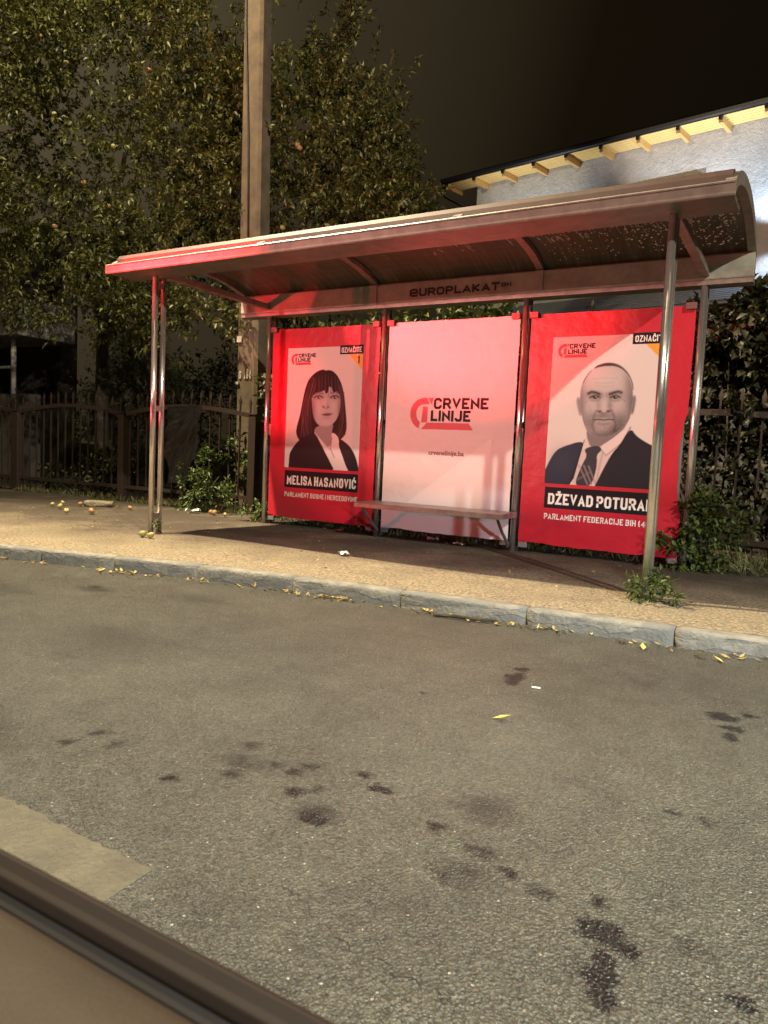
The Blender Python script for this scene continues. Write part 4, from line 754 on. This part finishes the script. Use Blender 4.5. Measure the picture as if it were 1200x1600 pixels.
# rain drops and runs on the roof sheets (right bays)
bmz = bmesh.new()
def drop(x_, y_, rr, ln=1.0):
    mtx = Matrix.Translation(Vector((x_, y_, arc(y_)-0.002))*S) @ Matrix.Diagonal((rr*S, rr*S*ln, rr*0.7*S, 1)); bmesh.ops.create_icosphere(bmz, subdivisions=1, radius=1, matrix=mtx)
for k in range(900):
    x_ = 2.75+1.38*(rnd.random()**0.55); y_ = rnd.uniform(-1.25, -0.05)
    drop(x_, y_, rnd.choice([0.003, 0.004, 0.006, 0.009 if x_ > 3.4 else 0.004]))
for k in range(420):
    x_ = rnd.uniform(2.74, 4.1) if k < 350 else rnd.uniform(1.9, 2.66); y_ = rnd.uniform(-1.2, -0.3); drop(x_, y_, rnd.uniform(0.0012, 0.0022), rnd.uniform(15, 70))
dm = bpy.data.meshes.new('water_drops'); bmz.to_mesh(dm); bmz.free()
def dropmat():
    m = mat('water_drop', (0.95, 0.97, 0.98), 0.08); n = m.node_tree; p = n.nodes['Principled BSDF']; tl = n.nodes.new('ShaderNodeBsdfTranslucent'); tl.inputs[0].default_value = (0.9, 0.93, 0.95, 1); mx = n.nodes.new('ShaderNodeMixShader'); mx.inputs[0].default_value = 0.35  # whitish body colour stands in for house light glinting through the drops
    n.links.new(p.outputs[0], mx.inputs[1]); n.links.new(tl.outputs[0], mx.inputs[2]); n.links.new(mx.outputs[0], n.nodes['Material Output'].inputs[0]); return m
dm.materials.append(dropmat()); do = bpy.data.objects.new('water_drops', dm); C.objects.link(do); do.parent = sh; do.location = -WL[sh.name]*S; stuff(do)
# bench
bn = part('bench', prism_x([(-0.36, 0.272), (-0.36, 0.306), (-0.352, 0.314), (-0.030, 0.318), (-0.030, 0.308), (-0.34, 0.303), (-0.34, 0.276)], 1.285, 2.625), M['alu'], sh, bev=0.002)
part('end_cap', box(2.626, 2.634, -0.358, -0.03, 0.276, 0.316), M['alu'], bn)
for x_ in (1.33, 2.57): part('bracket', tube([(x_, -0.29, 0.27), (x_, -0.16, 0.15), (x_, -0.02, 0.05)], 0.014, 6), M['alu_dark'], bn)
for i in range(3):                                            # grey backing boards and corner clips
    xc = (i+0.5)*1.3
    part('backing_board', box(xc-0.585, xc+0.585, 0.012, 0.026, 0.10, 1.865), M['board'], sh)
    for sx in (-1, 1):
        part('clip', box(xc+sx*0.575-0.035, xc+sx*0.575+0.035, -0.030, 0.03, 1.858, 1.905), M['clip'], sh, bev=0.004)
        part('clip', box(xc+sx*0.57-0.035, xc+sx*0.57+0.035, 0.004, 0.034, 0.035, 0.098), M['board'], sh, bev=0.004)
for xc, z in ((-0.0, 0.87), (3.865, 0.92)): part('clip', box(xc+0.028, xc+0.062, 0.0, 0.03, z, z+0.11), M['alu_dark'], sh)

# ------------------------------------------------------------------ posters
def poster_sheet(outline, xc, y): return prism_y([(xc+a, b) for a, b in outline], y, y+0.003)
ZB, ZT = 0.0736, 1.886
def edge(u0, u1, zb, zt, notch=None):
    P = []
    n = 24
    for i in range(n+1): P.append((u0+(u1-u0)*i/n, zb+rnd.uniform(-.003, .003)+0.012*math.exp(-((i-3)/2.2)**2)))
    for i in range(1, n):
        z_ = zb+(zt-zb)*i/n; d = rnd.uniform(-.0025, .0025)
        if notch and notch[0] < z_ < notch[1]: d -= notch[2]*math.sin(PI*(z_-notch[0])/(notch[1]-notch[0]))**0.6+rnd.uniform(0, .008)
        P.append((u1+d, z_))
    for i in range(n+1): P.append((u1+(u0-u1)*i/n, zt+rnd.uniform(-.0015, .0015)))
    for i in range(1, n): P.append((u0+rnd.uniform(-.002, .002), zt+(zb-zt)*i/n))
    return P
def logo(xc, y, u0, v0, sc_, parent):
    """the party mark: an arc with a foot, and two lines of lettering"""
    def U(p): return [(u0+a*sc_, v0+b*sc_) for a, b in p]
    n = 20; V = []
    outer = [(0.185+0.185*math.cos(a), 0.185*0.98+0.10*0+0.0+0.185*math.sin(a)) for a in np.linspace(PI*0.5, PI*1.38, n)]
    inner = [(0.185+0.110*math.cos(a), 0.185*0.98+0.110*math.sin(a)) for a in np.linspace(PI*1.34, PI*0.5, n)]
    cut = 0.128
    arcp = [(0.215, 0.3665)]+[(a, b) for a, b in outer]+[(cut, 0.02)]+[(cut, 0.092)]+[(a, b) for a, b in inner if a < cut or b > 0.18]+[(0.255, 0.291)]
    top = [(0.228, 0.3665), (0.300, 0.3665), (0.278, 0.288)]
    foot = [(0.150, 0.0), (0.815, 0.0), (0.750, 0.078), (0.225, 0.078), (0.225, 0.262), (0.165, 0.262)]
    def quadstrip(o_, i_):
        m_ = min(len(o_), len(i_)); Vv = []
        for k in range(m_): Vv += [o_[k], i_[k]]
        return U(Vv), [(2*k, 2*k+1, 2*k+3, 2*k+2) for k in range(m_-1)]
    oo = [(0.215, 0.3665)]+outer; ii = [(0.255, 0.291)]+[(0.185+0.110*math.cos(a), 0.1813+0.110*math.sin(a)) for a in np.linspace(PI*0.5, PI*1.34, n)]
    v, fq = quadstrip(oo, ii); Vm, Fm = [(xc+a, y, b) for a, b in v], fq
    geo = join((Vm, Fm), poly(U(top), xc, y), poly(U(foot[:4]), xc, y), poly([U([(0.150, 0.080)])[0], U([(0.225, 0.080)])[0], U([(0.225, 0.262)])[0], U([(0.165, 0.262)])[0]], xc, y))
    part('logo_mark', geo, M['ink_red'], parent)
    a, b = U([(0.305, 0.237)])[0], U([(0.985, 0.365)])[0]; t1 = stroke_text('CRVENE', a[0], b[0], a[1], b[1], 0.23, xc, y, 0.12)
    a, b = U([(0.272, 0.095)])[0], U([(0.775, 0.222)])[0]; t2 = stroke_text('LINIJE', a[0], b[0], a[1], b[1], 0.23, xc, y, 0.12)
    stuff(part('logo_lettering', join(t1, t2), M['ink_black'], parent))
def portrait_poster(i, name_, par_, label, draw, H, par_u1, notch=None, number=True):
    xc = (i+0.5)*1.3
    t = thing('election_poster', label, 'poster', (xc, 0.0, ZB))
    part('poster_sheet', poster_sheet(edge(-0.604, 0.604, ZB, ZT, notch), xc, 0.004), M['paper_red'], t)
    R = Raster(-0.415, 0.436, 0.566, 1.703, 300, 400, H); draw(R); R.mesh('portrait', t, xc, 0.0025, M['print'])
    part('name_box', poly([(-0.408, 0.372), (0.437, 0.372), (0.437, 0.538), (-0.408, 0.538)], xc, 0.0025), M['ink_black'], t)
    part('tag', poly([(0.185, 1.630), (0.437, 1.630), (0.437, 1.712), (0.185, 1.712)], xc, 0.0012), M['ink_black'], t)
    part('corner', poly([(0.282, 1.630), (0.4345, 1.478), (0.4345, 1.630)], xc, 0.0015), M['ink_orange'], t)
    stuff(part('name_lettering', stroke_text(name_, -0.378, 0.418, 0.402, 0.490, 0.195, xc, 0.0010), M['ink_white'], t))
    stuff(part('office_lettering', stroke_text(par_, -0.402, par_u1, 0.283, 0.329, 0.175, xc, 0.0020, 0.13), M['ink_white'], t))
    stuff(part('tag_lettering', stroke_text('OZNAČITE', 0.203, 0.420, 1.645, 1.692, 0.175, xc, 0.0002), M['ink_white'], t))
    if number: part('number', stroke_text('1', 0.376, 0.402, 1.543, 1.615, 0.17, xc, 0.0005), M['ink_black'], t)
    logo(xc, 0.0012, -0.372, 1.544, 0.290, t)
    return t
portrait_poster(0, 'MELISA HASANOVIĆ', 'PARLAMENT BOSNE I HERCEGOVINE', 'red election poster with a dark haired woman in a dark jacket', woman, HW, 0.437)
portrait_poster(2, 'DŽEVAD POTURAK', 'PARLAMENT FEDERACIJE BIH (40', 'red election poster with a bald bearded man in suit and tie', man, HM, 0.400, (0.42, 1.12, 0.035), number=False)
xc = 1.95
t = thing('party_poster', 'plain white poster with a red and black party logo above the bench', 'poster', (xc, 0, ZB))
part('poster_sheet', poster_sheet(edge(-0.600, 0.604, ZB, ZT), xc, 0.004), M['paper_white'], t)
M['ink_pale'] = mat('pale_print', (0.80, 0.75, 0.72), 0.45)
part('pale_triangle', poly([(-0.37, 0.30), (0.430, 0.30), (0.424, 0.912)], xc, 0.0025), M['ink_pale'], t)
logo(xc, 0.0012, -0.352, 0.966, 0.735, t)
stuff(part('web_lettering', text_mesh('crvenelinije.ba', None, 0.018, -0.156, 0.176, 0.735, 0.788, xc, 0.0012), M['ink_url'], t))

# ------------------------------------------------------------------ house on the right
ca, sa = math.cos(math.radians(10)), math.sin(math.radians(10))
def hp(s, D, z): return (ca*s+sa*D, -sa*s+ca*D, z)
def hx(vf): return [hp(a, b, c) for a, b, c in vf[0]], vf[1]
ho = thing('house', 'white plastered house with lit wooden eaves behind the shelter', 'house', hp(0, 10.5, 0))
part('wall', hx(box(-4.75, 9, 10.5, 16, -0.3, 7.352)), M['plaster'], ho)
part('roof', hx(prism_x([(9.86, 7.345), (9.86, 7.41), (16.5, 9.83), (16.5, 9.755), (10.56, 7.392)], -5.35, 9.3)), M['black_metal'], ho)
part('gutter', hx(prism_x([(9.855, 7.42), (9.79, 7.43), (9.755, 7.38), (9.77, 7.325), (9.81, 7.305), (9.85, 7.325), (9.855, 7.37)], -5.35, 9.3)), M['black_metal'], ho)
RJ = mdata('rafter', ([(-0.036, 0, 0), (0.036, 0, 0), (0.036, 0.62, 0.035), (-0.036, 0.62, 0.035), (-0.036, 0, 0.12), (0.036, 0, 0.12), (0.036, 0.62, 0.155), (-0.036, 0.62, 0.155)], box(0, 1, 0, 1, 0, 1)[1]), M['wood_dark'])
GB = mdata('gutter_bracket', box(-0.03, 0.03, -0.055, -0.004, 0.05, 0.135), M['black_metal'])
for k in range(19):
    s = -5.22+k*0.782
    if s > 9: break
    inst('rafter', RJ, ho, hp(s, 9.89, 7.193), (0, 0, -math.radians(10))); inst('gutter_bracket', GB, ho, hp(s, 9.89, 7.193), (0, 0, -math.radians(10)))
BD = mdata('soffit_board', prism_x([(0, 0), (0.108, 0.006), (0.112, 0.010), (0.112, 0.02), (0, 0.014)], 0, 14.4), M['wood'])
for k in range(5): inst('soffit_board', BD, ho, hp(-5.3, 9.895+k*0.121, 7.316+k*0.0068), (0, 0, -math.radians(10)))
part('downpipe', hx(tube([(-5.28, 9.83, 7.24), (-5.28, 9.9, 7.05), (-4.95, 10.38, 6.85), (-4.95, 10.40, 6.4), (-4.95, 10.40, 0)], 0.05, 8)), M['black_metal'], ho, smooth=True)
part('side_wing', hx(box(-6.4, -4.76, 10.9, 15, -0.3, 6.95)), M['dim_wall'], ho)
part('window_ledge', hx(box(-1.05, 0.62, 10.42, 10.499, 6.47, 6.53)), M['plaster'], ho)
lr = part('lean_to_roof', hx(prism_x([(9.3, 3.72), (9.3, 3.77), (10.49, 4.33), (10.49, 4.28)], -4.2, 9)), M['tile'], ho)
for k in range(9):
    d0 = 9.28+k*0.134; z0 = 3.775+k*0.063
    part('sheet_course', hx(prism_x([(d0, z0+0.004), (d0, z0+0.034), (d0+0.145, z0+0.085), (d0+0.145, z0+0.068)], -4.2, 9)), M['tile'], lr)
part('wall_lamp', hx(box(1.98, 2.12, 10.3, 10.495, 5.02, 5.12)), M['black_metal'], ho)
COOL = (0.60, 0.79, 1.0)
lamp('wall_flood', 'SPOT', hp(2.3, 9.9, 5.16), 560, COOL, hp(1.9, 10.45, 7.3), 0.05, 115, 0.5)
lamp('wall_flood_low', 'SPOT', hp(2.3, 9.9, 5.0), 230, COOL, hp(1.9, 10.5, 3.0), 0.05, 120, 0.5)
lamp('eave_flood', 'SPOT', hp(-3.2, 9.4, 4.9), 520, (0.86, 0.92, 1.0), hp(-3.0, 10.3, 7.3), 0.08, 95, 0.8)
lamp('eave_flood_mid', 'SPOT', hp(0.3, 9.35, 4.75), 850, (0.86, 0.92, 1.0), hp(0.4, 10.3, 7.3), 0.08, 80, 0.8)

# ------------------------------------------------------------------ neighbour house, far left (dim)
nb = thing('neighbour_house', 'dim grey house corner with a pale balcony panel at the far left', 'house', (-9.5, 3.2, 0))
part('base_wall', box(-13, -8.32, 3.0, 3.25, -0.3, 1.57), M['dim_wall'], nb, bev=0.01)
part('column', tube([(-9.0, 3.12, 1.57), (-9.0, 3.12, 2.70)], 0.05, 8), M['pale_wall'], nb, smooth=True)
part('balcony', box(-13, -8.6, 2.9, 4.2, 2.69, 3.40), M['pale_wall'], nb, bev=0.01)
part('rear_wall', box(-15, -9.6, 4.6, 5.0, -0.3, 5.4), M['dim_wall'], nb)
part('rail', box(-13, -8.99, 3.10, 3.14, 2.08, 2.13), M['pale_wall'], nb)

# ------------------------------------------------------------------ loose things
def cloth():
    V, F = [], []; nx, nz = 26, 34
    for j in range(nz+1):
        for i in range(nx+1):
            a, b = i/nx, j/nz
            x_ = -1.93+0.57*a; top = 1.20-0.03*(1-a); bot = 0.24+0.55*max(0, a-0.35)**1.1+0.05*math.sin(a*9)
            z_ = top+(bot-top)*b
            x_ += -0.02*b*math.sin(b*4)+(0.30*b*(a-0.5))*(-0.35)
            ang = math.atan2(1.2-z_, (-1.36-x_)+0.02); y_ = 0.515+0.022*math.sin(ang*22)*min(1, 3*b)+0.012*math.sin(a*17+b*9)+0.02*b
            V.append((x_, y_-0.04*min(1, b*3), z_))
    for j in range(nz):
        for i in range(nx): k = j*(nx+1)+i; F.append((k, k+1, k+nx+2, k+nx+1))
    return V, F
tag(part('plastic_sheet', cloth(), M['bag'], smooth=True, at=(-1.65, 0.5, 0.7)), 'black plastic sheet hanging crumpled from the left fence', 'plastic sheet')
def rock(cx, cy, L_, W_, H_, ang, seed):
    g_ = random.Random(seed); b = bmesh.new(); bmesh.ops.create_icosphere(b, subdivisions=3, radius=1)
    V = []
    for v in b.verts:
        n = v.co.normalized(); k = 1+0.10*math.sin(5*n.x+seed)+0.08*math.sin(7*n.y+2*n.z)+g_.uniform(-.02, .02)
        px = max(-0.85, min(0.85, n.x*k)); pz = max(-0.6, min(0.75, n.z*k)); py = max(-.8, min(.8, n.y*k))
        V.append((cx+(px*L_*math.cos(ang)-py*W_*math.sin(ang)), cy+px*L_*math.sin(ang)+py*W_*math.cos(ang), H_*0.5+pz*H_))
    F = [tuple(q.index for q in fc.verts) for fc in b.faces]; b.free(); return V, F
tag(part('stone_block', rock(-2.26, -0.17, 0.20, 0.06, 0.05, 0.5, 3), M['stone'], smooth=True, at=(-2.26, -0.17, 0)), 'long rough grey stone lying at the foot of the left fence', 'stone')
AP = [(-2.444, -0.617, 0, 'pale green fallen apple, leftmost of the apples in front of the left fence'), (-2.207, -0.693, 0, 'yellow fallen apple just right of the leftmost one before the fence'), (-2.57, -0.40, 0, 'pale yellow fallen apple farthest back, nearest the left fence post'),
      (-2.36, -0.33, 1, 'reddish fallen apple close to the left end of the grey stone'), (-1.748, -0.949, 0, 'bright yellow green fallen apple lying out on the pavement before the stone'), (-1.60, -0.77, 1, 'pinkish fallen apple on the pavement in front of the grey stone'),
      (0.25, -1.66, 0, 'large yellow fallen apple against the foot of the left front post'), (0.15, -1.65, 0, 'half hidden apple left of the yellow one at the left front post'), (-0.60, 0.10, 0, 'yellow fallen apple beside the weed at the left back post'),
      (-1.70, -0.20, 1, 'brownish fallen apple right of the grey stone by the fence post'), (-0.82, 0.17, 1, 'red fallen apple below the plastic sheet, right of the white litter'), (-0.90, 0.20, 1, 'reddish apple touching the white litter side of the sapling')]
for x_, y_, red, lab in AP:
    o = free('fallen_apple', AR if red else AG, (x_, y_, 0.026), (rnd.uniform(-1, 1), rnd.uniform(-1, 1), rnd.random()*6), rnd.uniform(0.66, 0.9)); tag(o, lab, 'apple', 'fallen apples on the pavement')
    st = bpy.data.objects.new('stem', STEMM); C.objects.link(st); st.parent = o
def scrap(name, label, cat, x_, y_, z_, w_, h_, m, seed, rz):
    g_ = random.Random(seed); V, F = [], []; n = 5
    for j in range(n+1):
        for i in range(n+1): V.append((x_+((i/n-.5)*w_)*math.cos(rz)-((j/n-.5)*h_)*math.sin(rz), y_+((i/n-.5)*w_)*math.sin(rz)+((j/n-.5)*h_)*math.cos(rz), z_+g_.uniform(0, 1)*min(w_, h_)*0.45+0.006))
    for j in range(n):
        for i in range(n): k = j*(n+1)+i; F.append((k, k+1, k+n+2, k+n+1))
    return tag(part(name, (V, F), m, at=(x_, y_, z_)), label, cat)
scrap('paper_litter', 'crumpled white paper litter on the pavement below the sapling', 'litter', -1.15, 0.19, 0, 0.15, 0.10, M['litter'], 1, 0.4)
scrap('plastic_scrap', 'small clear plastic scrap on the shaded pavement under the roof', 'litter', 1.80, -1.28, 0, 0.07, 0.06, M['litter'], 2, 0.2)
M['pink'] = mat('pink_wrapper', (0.55, 0.25, 0.27), 0.5); M['redw'] = mat('red_wrapper', (0.6, 0.06, 0.07), 0.5)
scrap('snack_wrapper', 'pinkish crumpled wrapper lying below the white poster', 'litter', 1.85, 0.06, 0, 0.10, 0.06, M['pink'], 3, 0.5)
scrap('torn_paper', 'torn pale paper below the white poster, right of the wrapper', 'litter', 2.15, -0.05, 0, 0.10, 0.05, M['litter'], 5, -0.3)
scrap('red_wrapper', 'little red wrapper lying below the left red poster', 'litter', 0.92, -0.02, 0, 0.07, 0.04, M['redw'], 6, 0.1)
tag(part('cigarette_end', tube([(3.812, -3.073, ZR+0.004), (3.842, -3.066, ZR+0.004)], 0.003, 8), M['ink_white'], at=(3.82, -3.07, ZR)), 'white cigarette end lying on the road', 'cigarette end')
sk = [(3.02, -2.285, ZR+0.012), (3.12, -2.255, ZR+0.016), (3.22, -2.235, ZR+0.013), (3.32, -2.215, ZR+0.018)]
tag(part('stick', tube(sk, [0.008, 0.010, 0.009, 0.007], 7), M['bark'], smooth=True, at=(3.2, -2.24, ZR)), 'short brown stick lying in the gutter against the kerb', 'stick')
# fallen leaves: a drift in the gutter, single ones on the road
n = 190; gx = np.concatenate([rng.uniform(-0.1, 4.9, n-90), rng.normal(0.95, 0.12, 30), rng.normal(2.3, 0.2, 30), rng.normal(3.3, 0.15, 30)]); gy = np.array([ky(a) for a in gx])-0.012-np.abs(rng.normal(size=n))*0.045
p = np.c_[gx, gy, np.full(n, ZR+0.006)]; d = np.c_[rng.normal(size=n), rng.normal(size=n), rng.normal(size=n)*0.15]; up = np.c_[rng.normal(size=(n, 2))*0.3, np.ones(n)]
me = leaf_mesh('leaf_litter', p, d, up, 0.016+0.034*rng.random(n), 0.010+0.014*rng.random(n), M['dry_leaf'], 0.35, -0.3); o = bpy.data.objects.new('leaf_litter', me); C.objects.link(o); o['label'] = 'dry yellow leaves drifted in the gutter along the kerb'; o['category'] = 'leaves'; stuff(o)
n = 170; p = np.c_[rng.uniform(-3, 4.4, n), rng.uniform(-1.9, 0.3, n), np.full(n, 0.012)]; d = np.c_[rng.normal(size=n), rng.normal(size=n), rng.normal(size=n)*0.1]; up = np.c_[rng.normal(size=(n, 2))*0.3, np.ones(n)]
me = leaf_mesh('pavement_litter', p, d, up, 0.012+0.03*rng.random(n)**2, 0.010+0.012*rng.random(n), M['dry_leaf'], 0.25, -0.1); o = bpy.data.objects.new('pavement_litter', me); C.objects.link(o); o['label'] = 'bits of dry leaf scattered over the pavement'; o['category'] = 'leaves'; stuff(o)
for x_, y_, lab in ((3.812, -3.465, 'single yellow leaf lying in the middle of the road'), (4.378, -2.24, 'yellow leaf on the road edge nearest the right border'), (4.249, -2.20, 'small pale leaf on the road just left of the right kerb leaf'), (4.05, -2.25, 'light leaf under the kerb in front of the weed clump')):
    a_ = rnd.random()*6; lm = leaf_mesh('fallen_leaf', np.zeros((1, 3)), np.array([[math.cos(a_), math.sin(a_), 0.05]]), np.array([[0.2, 0.1, 1.0]]), 0.062, 0.028, M['yellow_leaf'], 0.3, -0.25)
    lo = free('fallen_leaf', lm, (x_, y_, ZR+0.006)); tag(lo, lab, 'leaf', 'single leaves on the road')

# ------------------------------------------------------------------ the car we look out of: door top under the open window
cx, cy, cz = CAM
def rel(p): return [(cy+a, cz+b) for a, b in p]
dr = thing('car_door', 'inside top of a car door with brown window trim, out of focus', 'car door', (cx, cy+0.25, cz-0.5))
part('outer_skin', prism_x(rel([(0.345, -0.62), (0.33, -0.36), (0.312, -0.312), (0.304, -0.312), (0.315, -0.36), (0.33, -0.62)]), cx-1.0, cx+0.6), M['carbody'], dr, smooth=False)
part('window_trim', prism_x(rel([(0.306, -0.318), (0.302, -0.301), (0.297, -0.2985), (0.291, -0.3035), (0.287, -0.306), (0.284, -0.312), (0.287, -0.325)]), cx-1.0, cx+0.6), M['seal'], dr, bev=0.001)
part('window_seal', prism_x(rel([(0.287, -0.345), (0.2865, -0.3135), (0.280, -0.320), (0.272, -0.345)]), cx-1.0, cx+0.6), M['rubber'], dr)
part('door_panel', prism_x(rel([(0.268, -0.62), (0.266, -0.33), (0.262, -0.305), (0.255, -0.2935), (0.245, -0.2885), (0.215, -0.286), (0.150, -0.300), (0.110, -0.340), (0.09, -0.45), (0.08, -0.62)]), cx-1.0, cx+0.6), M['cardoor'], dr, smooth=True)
